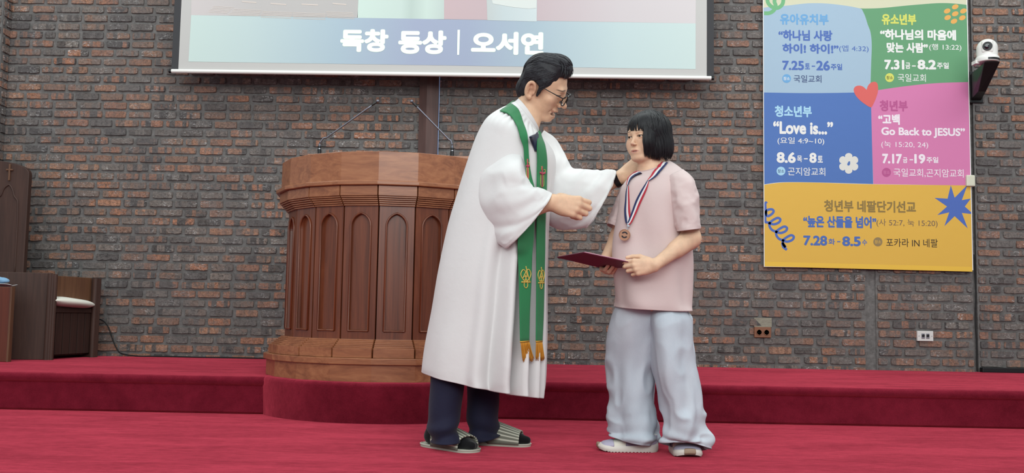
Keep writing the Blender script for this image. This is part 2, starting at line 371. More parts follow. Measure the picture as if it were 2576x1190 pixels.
for i in range(NG):
    n, e, c, hw = face_frame(i, BR)
    up = np.array([0, 0, 1.]); hw -= .004
    A = arch(.052, .452, .985, 1.052); B = arch(.047, .457, .985, 1.046); zb, zt = .395, 1.09
    pt = lambda u, z, d: c+e*u+up*z+n*d
    # board with an arched recess: outer outline bridged to the arch
    b = MB(); na = len(A)
    def outer(u, z):
        if z <= .46: return (hw*(1 if u > 0 else -1), zb)
        t = math.atan2(u, z-.75); s = min(hw/max(abs(math.sin(t)), 1e-6), (zt-.75)/max(math.cos(t), 1e-6) if math.cos(t) > 0 else (.75-zb)/max(-math.cos(t), 1e-6)); return (s*math.sin(t), .75+s*math.cos(t))
    O = [outer(*p) for p in A]; O[0] = (-hw, zb); O[1] = (hw, zb)
    for k in range(na):
        if abs(O[k][0]) > hw*.82 and O[k][1] > zt-.03: O[k] = (math.copysign(hw, O[k][0]), zt)
    G = [[pt(*p, -.02) for p in O], [pt(*p, 0) for p in O], [pt(*p, 0) for p in A], [pt(*p, -.014) for p in B]]
    b.grid(G, 0, True); b.add([pt(*p, -.014) for p in B], [tuple(range(na))])
    pn = b.build('arch_panel', 'pulpit_wood', pul, bevel=0)
    # raised bead round the arch
    b = MB(); mid = arch(.053, .450, .985, 1.0535, 7); P = [pt(u, z, .003) for u, z in mid]; P = P+[P[0], P[1]]
    b.tube(P, .0052, 0, 8, False); b.build('arch_bead', 'pulpit_wood', pn, smooth=True)
    # stepped foot moulding and stepped cornice, one block to each face
    b = MB(); st = [(.678, .318, .366)]+[(.664-.0115*k, .366+.0085*k, .3745+.0085*k) for k in range(5)]
    for r, z0, z1 in st:
        n2, e2, c2, h2 = face_frame(i, r); h2 -= .0045 if i else .0045
        b.hexa([c2-e2*h2+up*z0-n2*.1, c2-e2*h2+up*z0, c2+e2*h2+up*z0, c2+e2*h2+up*z0-n2*.1, c2-e2*h2+up*z1-n2*.1, c2-e2*h2+up*z1, c2+e2*h2+up*z1, c2+e2*h2+up*z1-n2*.1])
    b.build('foot_moulding', 'pulpit_wood_side', pul, bevel=.0015)
    b = MB(); st = [(.648, 1.137, 1.19)]+[(.641-.0085*k, 1.128-.0095*k, 1.1365-.0095*k) for k in range(5)]
    for r, z0, z1 in st:
        n2, e2, c2, h2 = face_frame(i, r); h2 -= .0035
        b.hexa([c2-e2*h2+up*z0-n2*.1, c2-e2*h2+up*z0, c2+e2*h2+up*z0, c2+e2*h2+up*z0-n2*.1, c2-e2*h2+up*z1-n2*.1, c2-e2*h2+up*z1, c2+e2*h2+up*z1, c2+e2*h2+up*z1-n2*.1])
    b.build('cornice_block', 'pulpit_wood_side', pul, bevel=.0015)
b = MB(); ring_poly(b, .668, 1.19, .668, 1.212); b.build('rim_moulding', 'pulpit_wood_side', pul, bevel=.004)
b = MB(); o_, i_ = ngon(.640), ngon(.605); z0, z1 = 1.212, 1.365
b.grid([[(x, y, z0) for x, y in o_], [(x, y, z1) for x, y in o_], [(x, y, z1) for x, y in i_], [(x, y, z0+.03) for x, y in i_], [(PC[0], PC[1], z0+.03)]*NG], 0, True)
b.build('parapet', 'pulpit_wood_side', pul, bevel=.003)
# gooseneck microphones on the pulpit's parapet
def mic(base, kink, tip, label):
    t = thing('gooseneck_microphone', tuple(base), label, 'microphone', 'gooseneck microphones on the pulpit')
    base = np.array(base); 
    b = MB(); b.cyl(base-np.array([0, 0, .0]), .0105, .055, n=16); b.build('base', 'black_plastic', t, smooth=False, bevel=.001)
    b = MB(); b.cyl(base+[0, 0, .036], .0112, .004, n=16); b.build('ring', 'chrome', t)
    b = MB(); b.cyl(base+[0, 0, .055], .0075, .018, n=14, r2=.004); b.build('collar', 'gun_metal', t)
    s = base+np.array([0, 0, .07]); k = np.array(kink); e = np.array(tip)
    P = crom([s, s+(k-s)*.5+[0, 0, .012], k, k+(e-k)*.12, k+(e-k)*.5, e], 28); b = MB(); b.tube(P, .0050, 0, 8); b.build('gooseneck', 'gun_metal', t, smooth=True)
    d = (e-k)/np.linalg.norm(e-k); b = MB(); b.tube([e-d*.002, e+d*.004, e+d*.03, e+d*.034], [.005, .0060, .0060, .005], 0, 12); b.build('capsule_stem', 'black_plastic', t, smooth=True)
    b = MB(); b.ball(e+d*.040, .0100, 0, 16); b.build('windscreen', 'gun_metal', t, smooth=True)
zt = 1.365
def on_rim(px, py, Y): p = atY(px, py, Y); return p
mY = 5.42
mz = atY(803, 391, mY)[2]; b = MB(); b.box((PC[0]-.5, mY-.05, 1.24), (PC[0]+.5, mY+.06, mz)); b.build('microphone_shelf', 'pulpit_wood_side', pul)
mb_ = atY(803, 396, mY); mb_[2] = 1.3
mic((atY(803, 392, mY)[0], mY, mz), atY(822, 346, mY+.0), atY(936, 265, mY-.02), 'gooseneck microphone on the left side of the pulpit, leaning right')
mic((atY(1137, 400, mY)[0], mY, mz), atY(1130, 352, mY), atY(1048, 268, mY-.02), 'gooseneck microphone beside the robed man, leaning left')
# ------------------------------------------------------------------ wall things
# wooden cross, its foot hanging below the screen
cr = thing('wall_cross', (atY(1079, 395, WY)[0], WY, .9), 'dark wooden cross hung on the brick wall behind the pulpit', 'cross')
xa, xm, xb = atY(1054, 290, WY-.03)[0], atY(1073, 290, WY-.06)[0], atY(1102, 290, WY-.03)[0]
def ridge(b, x0, x1, xm, z0, z1): b.prism([(x0, WY-.004), (x0, WY-.035), (xm, WY-.07), (x1, WY-.035), (x1, WY-.004)], z0, z1)
b = MB(); ridge(b, xa, xb, xm, .95, 3.3); b.build('upright', 'cross_wood', cr)
for q0, q1 in ((xa-.55, xa), (xb, xb+.55)): b = MB(); b.box((q0, WY-.05, 2.65), (q1, WY-.004, 2.79)); b.build('arm', 'cross_wood', cr)
M['led'] = plain('led_light', '7f93b8', .5, emit=.35)
b = MB(); b.box((xb+.002, WY-.02, 1.0), (xb+.006, WY-.008, 3.2)); b.build('light_strip', 'led', cr)  # thin glowing strip added for the bluish light on the bricks
# projection screen
SY = 6.60
def rectY(b, x0, y0, x1, y1, Y, mi=0, th=0.0):
    P = [atY(x0, y1, Y), atY(x1, y1, Y), atY(x1, y0, Y), atY(x0, y0, Y)]
    b.add(P, [(0, 1, 2, 3)], mi)
zb = 2.232; xl, xr = atY(452, 100, SY)[0], atY(1778, 100, SY)[0]
scn = thing('projection_screen', ((xl+xr)/2, SY, zb), 'large white projection screen hanging over the pulpit with Korean caption', 'screen')
M['screen_white'] = plain('screen_white', 'bcbab8', .8)
M['screen_black'] = plain('screen_black', '3a3a3d', .8)
b = MB(); b.box((xl, SY, zb), (xr, SY+.004, 3.9)); b.build('fabric', 'screen_white', scn)
for q0, q1 in ((xl-.05, xl-.002), (xr+.002, xr+.05)):
    b = MB(); b.box((q0, SY+.001, zb+.005), (q1, SY+.004, 3.9)); b.build('black_border', 'screen_black', scn)
bl, br = atY(432, 176, SY), atY(1789, 196, SY); zz = 2.222
b = MB(); b.tube([(bl[0], SY, zz), (br[0], SY, zz)], .0145, 0, 16); b.build('bottom_bar', 'white_plastic', scn, auto=40)
for q0 in (bl[0]-.018, br[0]): b = MB(); b.cyl((q0, SY, zz), .015, .018, (1, 0, 0), n=16); b.build('end_cap', 'black_plastic', scn)
# projected picture: a lit caption band below a photograph of the same ceremony
def proj_mat(name, cols, emit=.0):
    t = NT(name)
    if isinstance(cols, str): c = lin(cols)
    else:
        g = t.n('TexCoord').outputs['Generated']; s = t.n('SeparateXYZ'); t.t.links.new(g, s.inputs[0]); c = t.ramp(s.outputs[0], cols)
    t.p('Base Color', c); t.p('Roughness', .8); t.p('Emission Color', c); t.p('Emission Strength', emit); return t.m
M['band'] = proj_mat('caption_band', [(0, 'c2d3cf'), (.12, 'bacbcc'), (.3, 'a5b8c5'), (.45, '9ca5bd'), (.55, '9ba5bc'), (.68, 'a3b5c1'), (.85, 'bacbcd'), (1, 'c2d2d0')])
M['pic_grey'] = proj_mat('picture_grey', [(0, 'c8c0c0'), (.4, 'b9b5b4'), (1, 'b4b1b0')])
M['pic_pink'] = proj_mat('picture_pink', [(0, 'c0aaae'), (.3, 'bba9ae'), (.7, 'c7bfc2'), (1, 'cdc6c8')])
M['pic_robe'] = proj_mat('picture_robe', [(0, 'c6d8d0'), (.5, 'c0d0ca'), (.62, 'b4c4be'), (.8, 'c3d3cc'), (1, 'b9c6c2')])
M['pic_jeans'] = proj_mat('picture_jeans', [(0, 'b9bfbf'), (.35, 'bcc7ca'), (1, 'c6d0d2')])
M['pic_shirt'] = proj_mat('picture_shirt', 'd0d5d2')
M['pic_line'] = proj_mat('picture_line', 'cfc4bd'); M['pic_dark'] = proj_mat('picture_dark', 'b3a8a4')
M['caption'] = proj_mat('caption_letters', 'e4f4e0', .25)
Y1 = SY-.001
def polyY(b, pts, Y, mi=0): b.add([atY(x, y, Y) for x, y in pts], [tuple(range(len(pts)))], mi)
def zof(px, py): return atY(px, py, SY)[2]
b = MB(); polyY(b, [(481, 38), (474, 155), (1750, 174), (1750, 59)][::1], Y1); b.build('caption_band', 'band', scn)
b = MB(); polyY(b, [(481, 38), (900, 44), (902, -200), (483, -200)], Y1); b.build('picture_left', 'pic_grey', scn)
b = MB(); polyY(b, [(1117, 48), (1750, 59), (1752, -200), (1117, -200)], Y1); b.build('picture_right', 'pic_pink', scn)
b = MB(); polyY(b, [(899, 45), (1086, 48), (1117, 49), (1117, -200), (912, -200)], Y1); b.build('picture_robe', 'pic_robe', scn)
b = MB(); polyY(b, [(1226, 51), (1350, 54), (1351, -5), (1224, -5)], Y1-.001); b.build('picture_jeans', 'pic_jeans', scn)
b = MB(); polyY(b, [(1226, -40), (1240, 9), (1290, 18), (1330, 22), (1349, 20), (1353, -40)], Y1-.002); b.build('picture_shirt', 'pic_shirt', scn)
b = MB()
for x0, y0, x1, y1 in [(608, 2, 645, 5), (680, 7, 720, 10), (758, 9, 800, 11), (836, 7, 871, 10)]: polyY(b, [(x0, y0), (x0+1, y0+3), (x1, y1+3), (x1, y1)], Y1-.001)
for k in range(5):
    for (xa0, xa1, ya) in [(536-k*3, 588-k*4, 15), (588-k*3, 658-k*2, 22), (660-k, 736-k, 28), (737, 819, 31), (820+k, 888+k, 29)]:
        polyY(b, [(xa0, ya+k*3.6), (xa0, ya+k*3.6+1.2), (xa1, ya+k*3.6+4.2), (xa1, ya+k*3.6+3)], Y1-.001)
b.build('picture_bricks', 'pic_line', scn)
for s_, bx in (('독창', (856, 73, 977, 131)), ('동상', (1002, 76, 1123, 136)), ('오서연', (1185, 80, 1368, 138))):
    b = MB(); text_on(b, s_, bx, Y1-.0014, 0, .05); b.build('caption_lettering', 'caption', scn)
b = MB(); polyY(b, [(1151, 75), (1150, 138), (1155, 138), (1157, 75)], Y1-.0014); b.build('caption_bar', 'caption', scn)
# ------------------------------------------------------------------ banner
BY = WY-.035
def cl(name, c, rough=.6): M[name] = plain(name, c, rough, bump=(14, .10, .01)); return name
ban = thing('banner', (2.415, BY, .915), 'tall colourful printed banner with Korean summer dates hung on brick wall', 'banner')
for k, c in {'p_white': 'e6e4e2', 'p_sky': '9fb6ca', 'p_cream': 'cfcdb2', 'p_green': '62986f', 'p_blue': '4c70b2', 'p_pink': 'd078a8', 'p_yellow': 'dcae48', 'p_hem': 'e6b944',
             'p_heart': 'd5605c', 'p_orange': 'dfa455', 'p_flower': 'dad7d1', 'p_mid': '4a69b0', 'p_head': '68a0d0', 'p_navy': '2f4070', 'p_lime': 'd0d264', 'p_ice': 'a6d0e8',
             'p_rose': 'b4528a', 'p_pale': 'ecdfe8', 'p_olive': '8c733e', 'p_ink': '33281f', 'p_brown': '7a6450', 'p_olivedot': '917a52', 'p_leaf': '6fae7c', 'p_star': '4b68b4'}.items(): cl(k, c)
xl_, xr_ = 1.677, 3.154
b = MB(); b.box((xl_, BY, .915), (xr_, BY+.004, 3.45)); b.build('sheet', 'p_white', ban)
def smooth_poly(pts, n=6): return [tuple(p) for p in crom(pts, (len(pts)-1)*n+1)]
def panel(name, pts, mat, lay=1, par=None):
    b = MB(); Y = BY-.00012*lay
    P = [atY(x, y, Y) for x, y in pts]
    for p in P: p[0] = min(max(p[0], xl_+.005), xr_-.006)
    b.add(P, [tuple(range(len(P)))]); return b.build(name, mat, par or ban)
Lx, Rx = 1924, 2460
sky_top = [(1910, 21), (1940, 17), (1976, 14.5), (2031, 8.5), (2081, 9), (2132, 15), (2163, 21)]
grn_top = [(2163, 21), (2180, 21.5), (2220, 20), (2281, 14), (2341, 9), (2372, 7.7), (2402, 9), (2440, 13)]
sky_rt = [(2168, 23), (2176, 40), (2183, 62), (2190, 82), (2193, 113), (2191.5, 161), (2190, 212), (2190, 236)]
sky_bt = [(2190, 231), (2140, 233), (2031, 234.3), (1910, 232.5)]
panel('cream_field', [(1910, -300), (2460, -300), (2460, 30), (1910, 30)], 'p_cream')
panel('sky_field', smooth_poly(sky_top)+smooth_poly(sky_rt)+smooth_poly(sky_bt), 'p_sky', 3)
grn_bt = [(2460, 206), (2435, 206.8), (2351, 210), (2281, 217), (2210, 227), (2185, 232)]
panel('green_field', smooth_poly(grn_top)+[(2460, 14)]+smooth_poly(grn_bt)+[(2180, 120), (2150, 22)], 'p_green', 2)
blu_bt = [(2196.6, 463), (2063, 459.2), (1986, 458.2), (1949, 460), (1910, 466)]
panel('blue_field', [(1910, 228), (2191, 228), (2191.5, 270), (2194, 373)]+smooth_poly(blu_bt), 'p_blue', 2)
pk_tp = [(2185, 231), (2210, 226.5), (2281, 216.5), (2351, 209.5), (2435, 206.5), (2460, 206)]
panel('pink_field', smooth_poly(pk_tp)+[(2460, 467), (2197, 463), (2194, 373), (2191.5, 270)], 'p_pink', 3)
panel('yellow_field', smooth_poly([(2480, 467), (2196.6, 463.6), (2063, 459.6), (1986, 458.8), (1949, 461), (1910, 467)])+[(1910, 659), (2480, 673)], 'p_yellow', 4)
panel('hem_fold', [(1910, 658), (2480, 672), (2480, 684), (1910, 670)], 'p_hem', 5)
panel('heart', smooth_poly([(2180, 226), (2172, 218.5), (2162, 215.2), (2152, 217.7), (2147.5, 226), (2152, 239), (2162, 251), (2176, 262), (2191, 270), (2198, 260), (2204, 246), (2208.6, 230), (2208.6, 216), (2205.5, 208), (2199, 205.6), (2191, 208), (2184, 215), (2180, 226)], 4), 'p_heart', 7)
for cx, cy in [(1105, 85), (1005, 137), (1207, 137), (1105, 172), (1011, 219), (1194, 222), (1090, 265)]:
    cx, cy = 2180+cx/4.957, cy/4.957
    panel('dot', [(cx+8.8*math.cos(t)*.9+5.9*math.sin(t)*.4, cy-8.8*math.cos(t)*.38+5.9*math.sin(t)*.92) for t in np.linspace(0, 2*math.pi, 20, endpoint=False)], 'p_orange', 5)
def blob(cx, cy, r0, r1, n, ph, k=12):
    return [(cx+(r0+(r1-r0)*abs(math.cos(n*(t-ph)/2))**.55)*math.cos(t), cy+(r0+(r1-r0)*abs(math.cos(n*(t-ph)/2))**.55)*math.sin(t)) for t in np.linspace(0, 2*math.pi, n*k, endpoint=False)]
fl = panel('flower', blob(2135, 411, 18, 26, 6, math.pi/2), 'p_flower', 5)
panel('flower_eye', [(2131, 413), (2134, 407), (2138, 405), (2139, 411), (2137, 416), (2133, 417)], 'p_blue', 6, fl)
panel('star', [(2180+x/4.957, 450+y/4.957) for x, y in [(1050, 80), (1098, 235), (1258, 75), (1188, 265), (1330, 246), (1225, 345), (1330, 415), (1330, 438), (1188, 425), (1262, 618), (1098, 465), (970, 590), (1030, 418), (882, 452), (1003, 345), (848, 237), (1010, 247)]], 'p_star', 6)
def stroke(name, pts, w, mat, lay):
    P = np.array(pts, float); b = MB(); Y = BY-.00012*lay
    T = np.gradient(P, axis=0); T /= np.linalg.norm(T, axis=1)[:, None]+1e-9; N = np.stack([-T[:, 1], T[:, 0]], 1)
    G = []
    for p, n in zip(P, N):
        r = []
        for s in (-1, 1):
            q = atY(*(p+n*s*w/2), Y); q[0] = min(max(q[0], xl_+.005), xr_-.006); r.append(q)
        G.append(r)
    b.grid(G); return b.build(name, mat, ban)
sq = [(95, 285), (75, 320), (60, 380)]
for k in range(-1, 3):
    C = np.array([110+k*84.0, 545+k*108.0])
    sq += [tuple(C+np.array(d)) for d in [(0, 0), (70, 22), (135, -2), (152, -40), (118, -58), (60, -30), (18, 8), (22, 55), (50, 92)]]
sq += [(290, 800), (300, 850), (345, 885)]
sq = [p for p in sq if p[0] > 60]
stroke('scribble', [(1910+x/4.957, 450+y/4.957) for x, y in crom(sq, 220)], 6.2, 'p_star', 6)
stroke('leaf_scribble', [(1910+x/4.96, y/4.96) for x, y in crom([(110, -60), (105, 20), (150, 80), (225, 100), (290, 50), (305, -60)], 40)], 9.5, 'p_leaf', 5)
stroke('leaf_scribble', [(1910+x/4.96, y/4.96) for x, y in crom([(200, -60), (190, 20), (205, 70), (185, 125), (130, 162), (60, 165)], 40)], 9.5, 'p_leaf', 6)
def writing(items, dots, name):
    for s, box, mat, bold in items:
        b = MB()
        if s == '-':
            x0, x1, y = box; polyY(b, [(x0, y+1.4), (x1, y+1.4), (x1, y-1.4), (x0, y-1.4)], BY-.0011)
        else: text_on(b, s, box, BY-.0011, 0, bold)
        b.build('dash' if s == '-' else 'lettering', mat, ban)
    for cx, cy, r, mat, tm in dots:
        b = MB(); polyY(b, [(cx+r*math.cos(t), cy-r*math.sin(t)) for t in np.linspace(0, 2*math.pi, 28, endpoint=False)], BY-.0010); o = b.build('place_badge', mat, ban)
        b = MB(); text_on(b, '장소', (cx-8, cy-4.4, cx+8, cy+4.4), BY-.0013, 0, .012); b.build('lettering', tm, o)
writing([('유아유치부', (1962, 34.7, 2084.4, 62.5), 'p_head', .04), ('“하나님 사랑', (1958.4, 75.6, 2093.9, 102.8), 'p_mid', .04), ('하이! 하이!”', (1968, 110, 2109.6, 135), 'p_mid', .04),
         ('(엡 4:32)', (2111, 114, 2185, 132), 'p_mid', .0), ('7.25', (1968, 152.6, 2022.5, 176.4), 'p_mid', .035), ('토', (2025, 159.3, 2037.4, 174.4), 'p_mid', .03), ('-', (2042, 2050.5, 166.5), 'p_mid', 0),
         ('26', (2053.5, 152.6, 2087.8, 177.4), 'p_mid', .035), ('주일', (2090, 160.3, 2118.7, 176.4), 'p_mid', .03), ('국일교회', (1996.7, 189, 2066.3, 207.7), 'p_navy', .004)], [(1978.8, 197.6, 11, 'p_head', 'p_white')], 'sky_lettering')
writing([('유소년부', (2217.9, 34.7, 2305, 63), 'p_lime', .045), ('“하나님의 마음에', (2213.9, 74.2, 2405, 100.9), 'p_white', .045), ('맞는 사람”', (2230.4, 107, 2334.3, 133), 'p_white', .045),
         ('(행 13:22)', (2337.4, 110.5, 2418.5, 128.5), 'p_white', .005), ('7.31', (2224.8, 150.3, 2274.8, 175), 'p_white', .045), ('금', (2277.8, 157.4, 2290, 173), 'p_white', .03), ('-', (2294, 2303.7, 166), 'p_white', 0),
         ('8.2', (2308, 150.3, 2355, 175), 'p_white', .045), ('주일', (2357, 157, 2386.8, 173), 'p_white', .03), ('국일교회', (2258.3, 186, 2328.9, 205.8), 'p_white', .004)], [(2237.9, 195.3, 11.2, 'p_lime', 'p_ink')], 'green_lettering')
writing([('청소년부', (1948.9, 265.9, 2042.2, 294.7), 'p_ice', .04), ('“Love is...”', (1945, 305.6, 2095.7, 338), 'p_white', .04), ('(요일 4:9~10)', (1955.9, 345.6, 2073.4, 364.6), 'p_white', .004),
         ('8.6', (1953.7, 382.8, 2001.8, 410), 'p_white', .045), ('목', (2005, 391.5, 2017.7, 407.9), 'p_white', .02), ('-', (2022.5, 2032, 399.5), 'p_white', 0), ('8', (2036, 384.3, 2054.2, 410), 'p_white', .045), ('토', (2057, 392, 2070, 409), 'p_white', .03),
         ('곤지암교회', (1982, 421.4, 2076, 441.8), 'p_white', .004)], [(1964.6, 430.4, 11, 'p_ice', 'p_navy')], 'blue_lettering')
writing([('청년부', (2213, 252.2, 2283.5, 280), 'p_rose', .04), ('“고백', (2209.4, 287, 2263.5, 314), 'p_pale', .045), ('Go Back to JESUS”', (2217, 321.2, 2427.5, 347), 'p_pale', .035), ('(눅 15:20, 24)', (2217, 355.3, 2334.8, 374), 'p_pale', .0),
         ('7.17', (2219.3, 387, 2269, 411.8), 'p_pale', .045), ('금', (2271.3, 395.8, 2282.8, 410), 'p_pale', .03), ('-', (2288, 2297, 402), 'p_pale', 0), ('19', (2300, 387.5, 2327.8, 411.8), 'p_pale', .045), ('주일', (2330.6, 394.8, 2360.5, 410), 'p_pale', .03),
         ('국일교회,곤지암교회', (2247.8, 424.7, 2424, 446.4), 'p_pale', .004)], [(2230, 433.6, 11.3, 'p_rose', 'p_pink')], 'pink_lettering')
writing([('청년부 네팔단기선교', (2073, 504.5, 2304, 534.5), 'p_olive', .035), ('“높은 산들을 넘어”', (2020.5, 543.4, 2204.6, 573.5), 'p_mid', .045), ('(사 52:7, 눅 15:20)', (2205, 551.5, 2358.5, 572), 'p_brown', .0),
         ('7.28', (2021, 592.6, 2081, 617.8), 'p_mid', .04), ('화', (2084, 600.3, 2100.6, 615.8), 'p_mid', .02), ('-', (2105.7, 2114, 608), 'p_mid', 0), ('8.5', (2118.8, 594.6, 2165.2, 619.5), 'p_mid', .04), ('수', (2168.8, 602.3, 2181.3, 617.4), 'p_mid', .02),
         ('포카라 IN 네팔', (2229.4, 600.3, 2359, 621.5), 'p_ink', .002)], [(2208.4, 608.4, 11.5, 'p_olivedot', 'p_yellow')], 'yellow_lettering')
# ------------------------------------------------------------------ dome camera on its bracket
KY = 6.52
kb = atY(2484, 158, KY); cx, cz = kb[0], kb[2]
ptz = thing('dome_camera', (cx, KY, cz), 'white motorised dome camera on black bracket at right of banner', 'camera')
def lathe(b, prof, c, n=36, mi=0): b.grid([[(c[0]+r*math.cos(a), c[1]+r*math.sin(a), c[2]+z) for a in np.linspace(0, 2*math.pi, n, endpoint=False)] for r, z in prof], mi, True, True)
b = MB(); lathe(b, [(.069, 0), (.0745, .004), (.0765, .02), (.075, .034), (.070, .040), (.066, .043)], (cx, KY, cz)); b.box((cx-.086, KY-.01, cz-.008), (cx-.06, KY+.05, cz+.016)); b.build('base', 'white_plastic', ptz, auto=35)
b = MB(); b.grid([[(cx+.0772*math.cos(a), KY+.0772*math.sin(a), cz+z) for a in np.linspace(rad(-112), rad(-22), 22)] for z in (.007, .021)]); b.build('sensor_window', 'black_plastic', ptz)
b = MB(); lathe(b, [(.0665, .042), (.067, .06), (.0672, .085), (.0675, .1)]+[(.0675*math.cos(a), .1+.066*math.sin(a)) for a in np.linspace(.1, math.pi/2-.02, 10)], (cx, KY, cz)); hd = b.build('head', 'white_plastic', ptz, auto=45)
ld = np.array([-.40, -.91, -.06]); ld /= np.linalg.norm(ld); lr = np.cross(ld, [0, 0, 1]); lr /= np.linalg.norm(lr); lu = np.cross(lr, ld); lc = np.array([cx, KY, cz+.103])
b = MB(); b.hexa([lc+lr*sx*.036+ld*a_+lu*sz*.043 for sz in (-1, 1) for sx, a_ in ((-1, .02), (1, .02), (1, .071), (-1, .071))]); b.build('front_plate', 'white_plastic', hd, bevel=.012)
b = MB(); b.cyl(lc+ld*.066, .031, .010, ld, n=32); b.build('lens_ring', 'black_plastic', hd, bevel=.002)
M['lens'] = plain('lens_glass', '0c0d18', .06, 0, .8, coat=1)
b = MB(); b.ball(lc+ld*.066, .024, n=24, sc=(1, .62, 1)); b.build('lens', 'lens', hd, smooth=True)
b = MB(); b.hexa([(3.152, KY+.15, cz-.165), (3.205, KY+.15, cz-.165), (3.25, WY-.012, cz-.19), (3.172, WY-.012, cz-.19), (cx-.05, KY-.062, cz-.012), (cx+.062, KY-.055, cz-.004), (cx+.05, KY+.2, cz-.004), (3.172, WY-.012, cz-.004)])
b.box((3.168, WY-.014, cz-.21), (3.262, WY+.0, cz+.02)); b.build('bracket', 'black_plastic', ptz, bevel=.004)
# small white box half hidden by the banner
p = atY(2449, 455, WY-.05); b = MB(); b.box((p[0]-.05, WY-.055, p[2]-.04), (p[0]+.012, WY-.002, p[2]+.042)); M['cream_plastic'] = plain('cream_plastic', 'd2d0bd', .4)
tag(b.build('switch_box', 'cream_plastic', None, bevel=.008), 'cream switch box on the wall peeping out behind the banner', 'switch')
# wall sockets
def socket(px0, py0, px1, py1, mat, label, kind):
    a, c = atY(px0, py1, WY-.02), atY(px1, py0, WY-.02); x0, z0, x1, z1 = a[0], a[2], c[0], c[2]
    t = thing('wall_socket', ((x0+x1)/2, WY-.012, z0), label, 'socket')
    b = MB(); b.box((x0, WY-.02, z0), (x1, WY+.002, z1)); b.build('cover_plate', mat, t, bevel=.003)
    w = x1-x0
    for s in (-1, 1):
        c = np.array([(x0+x1)/2+s*w*(.22 if kind == 'round' else .145), WY-.0205, (z0+z1)/2])
        if kind == 'round':
            b = MB(); b.tube([c, c+[0, -.004, 0], c+[0, -.004, 0], c+[0, .006, 0]], [.0215, .0205, .017, .017], 0, 20); o = b.build('socket_face', mat, t)
            b = MB(); b.cyl(c+[0, -.0005, 0], .016, .002, (0, -1, 0), n=18); b.build('socket_well', 'socket_dark', o)
            b = MB(); [b.cyl(c+[k*.006, -.003, 0], .0022, .002, (0, -1, 0), n=8) for k in (-1, 1)]; b.build('pin_hole', 'gap', o)
        else:
            b = MB(); b.box((c[0]-.012, WY-.0225, c[2]-.018), (c[0]+.012, WY-.02, c[2]+.018)); o = b.build('jack_frame', 'chrome', t, bevel=.002)
            b = MB(); b.cyl(c+[0, -.001, 0.002], .0095, .004, (0, -1, 0), n=16); b.build('jack', 'black_plastic', o)
            b = MB(); b.cyl(((x0+x1)/2+s*w*.40, WY-.02, (z0+z1)/2), .003, .001, (0, -1, 0), n=10); b.build('screw', 'chrome', t)
M['brown_plastic'] = plain('brown_plastic', '83563f', .4); M['socket_dark'] = plain('socket_dark', '5c3a2a', .5); M['plate_grey'] = plain('plate_grey', 'd6d3d0', .35)
socket(1898, 823, 1940, 849, 'brown_plastic', 'brown double power socket low on the brick wall below the banner', 'round')
socket(2308, 833, 2348, 858, 'plate_grey', 'white wall plate with two round microphone jacks', 'jack')
M['pale_mortar'] = plain('pale_mortar', '8f8a7c', .9, bump=(50, .6, .008), var=.35)
p0_, p1_ = atY(1897, 822, WY-.004), atY(1941, 800, WY-.004)
b = MB(); b.box((p0_[0], WY-.009, p0_[2]), (p1_[0], WY+.002, p1_[2])); tag(b.build('trim_patch', 'pale_mortar'), kind='structure')
# cables and the duct at the foot of the wall
P = [atY(x, y, WY-.02) for x, y in [(2450, 640), (2452, 690), (2455, 740), (2453, 800), (2456, 860), (2457, 915), (2458, 934)]]
b = MB(); b.tube(crom(P, 30), .0042, 0, 8); tag(b.build('cable', 'black_rubber', smooth=True), 'thin black cable hanging down the wall from the corner of the banner', 'cable')
b = MB(); b.box((J2b+.002, WY-.05, Z2), (6.2, WY-.004, Z2+.034)); tag(b.build('cable_duct', 'black_plastic', bevel=.004), 'low black cable duct along the foot of the wall at far right', 'duct')
P = [atY(x, y, WY-.025) for x, y in [(243, 802), (258, 806), (272, 822), (282, 850), (292, 874), (305, 889)]]+[np.array([-3.0+.11*k, WY-.03-.012*math.sin(k*1.3), Z2+.006]) for k in range(2, 18)]
b = MB(); b.tube(crom(P, 90), .0045, 0, 8); tag(b.build('cable', 'black_rubber', smooth=True), 'black cable curving down from behind the bench to the carpet edge', 'cable')
# ------------------------------------------------------------------ clergy furniture at the left
def vslab(b, a, c, z0, z1, th, side=1, mi=0):
    """upright slab from floor point a to c, thickness towards the left of a->c times side"""
    a = np.array(a[:2], float); c = np.array(c[:2], float); d = (c-a)/np.linalg.norm(c-a); n = np.array([-d[1], d[0]])*side*th
    Q = [a, c, c+n, a+n]
    if side < 0: Q = Q[::-1]
    b.prism([tuple(q) for q in Q], z0, z1, mi)
A0, A1 = np.array([-3.62, 6.10]), np.array([-3.128, 6.215])     # side panel line
B0, B1 = np.array([-3.105, 6.20]), np.array([-3.005, 6.665])    # bench front line
ch = thing('clergy_chair', (-3.4, 6.3, Z2), 'dark wooden high-backed chair with carved cross and arched panel', 'chair')
ztA = atY(60, 685, 6.17)[2]
b = MB(); vslab(b, A0, A1, Z2+.0, ztA, .035); b.build('side_panel', 'chair_wood', ch, bevel=.004)
b = MB()
for k in range(3):
    c = A1+np.array([.0+.012*k*1.0, -.012+.008*k]); b.prism([(c[0]+.016*math.cos(t), c[1]+.016*math.sin(t)) for t in np.linspace(0, 2*math.pi, 14, endpoint=False)], Z2, ztA-.004-.002*k)
b.build('fluted_post', 'chair_wood', ch)
QY = 6.50
xr2 = atY(66, 560, QY)[0]
def backpt(px, py): q = atY(px, py, QY); return np.array([q[0], QY, q[2]])
zr, zc_ = atY(75, 440, QY)[2], atY(0, 403, QY)[2]
xc = xr2-.30
out = [np.array([xc-.30, QY, Z2]), np.array([xr2, QY, Z2])]+[np.array([xc+.30*math.cos(t)**1.0, QY, zr+(zc_-zr)*math.sin(t)**.85]) for t in np.linspace(0, math.pi, 25)]
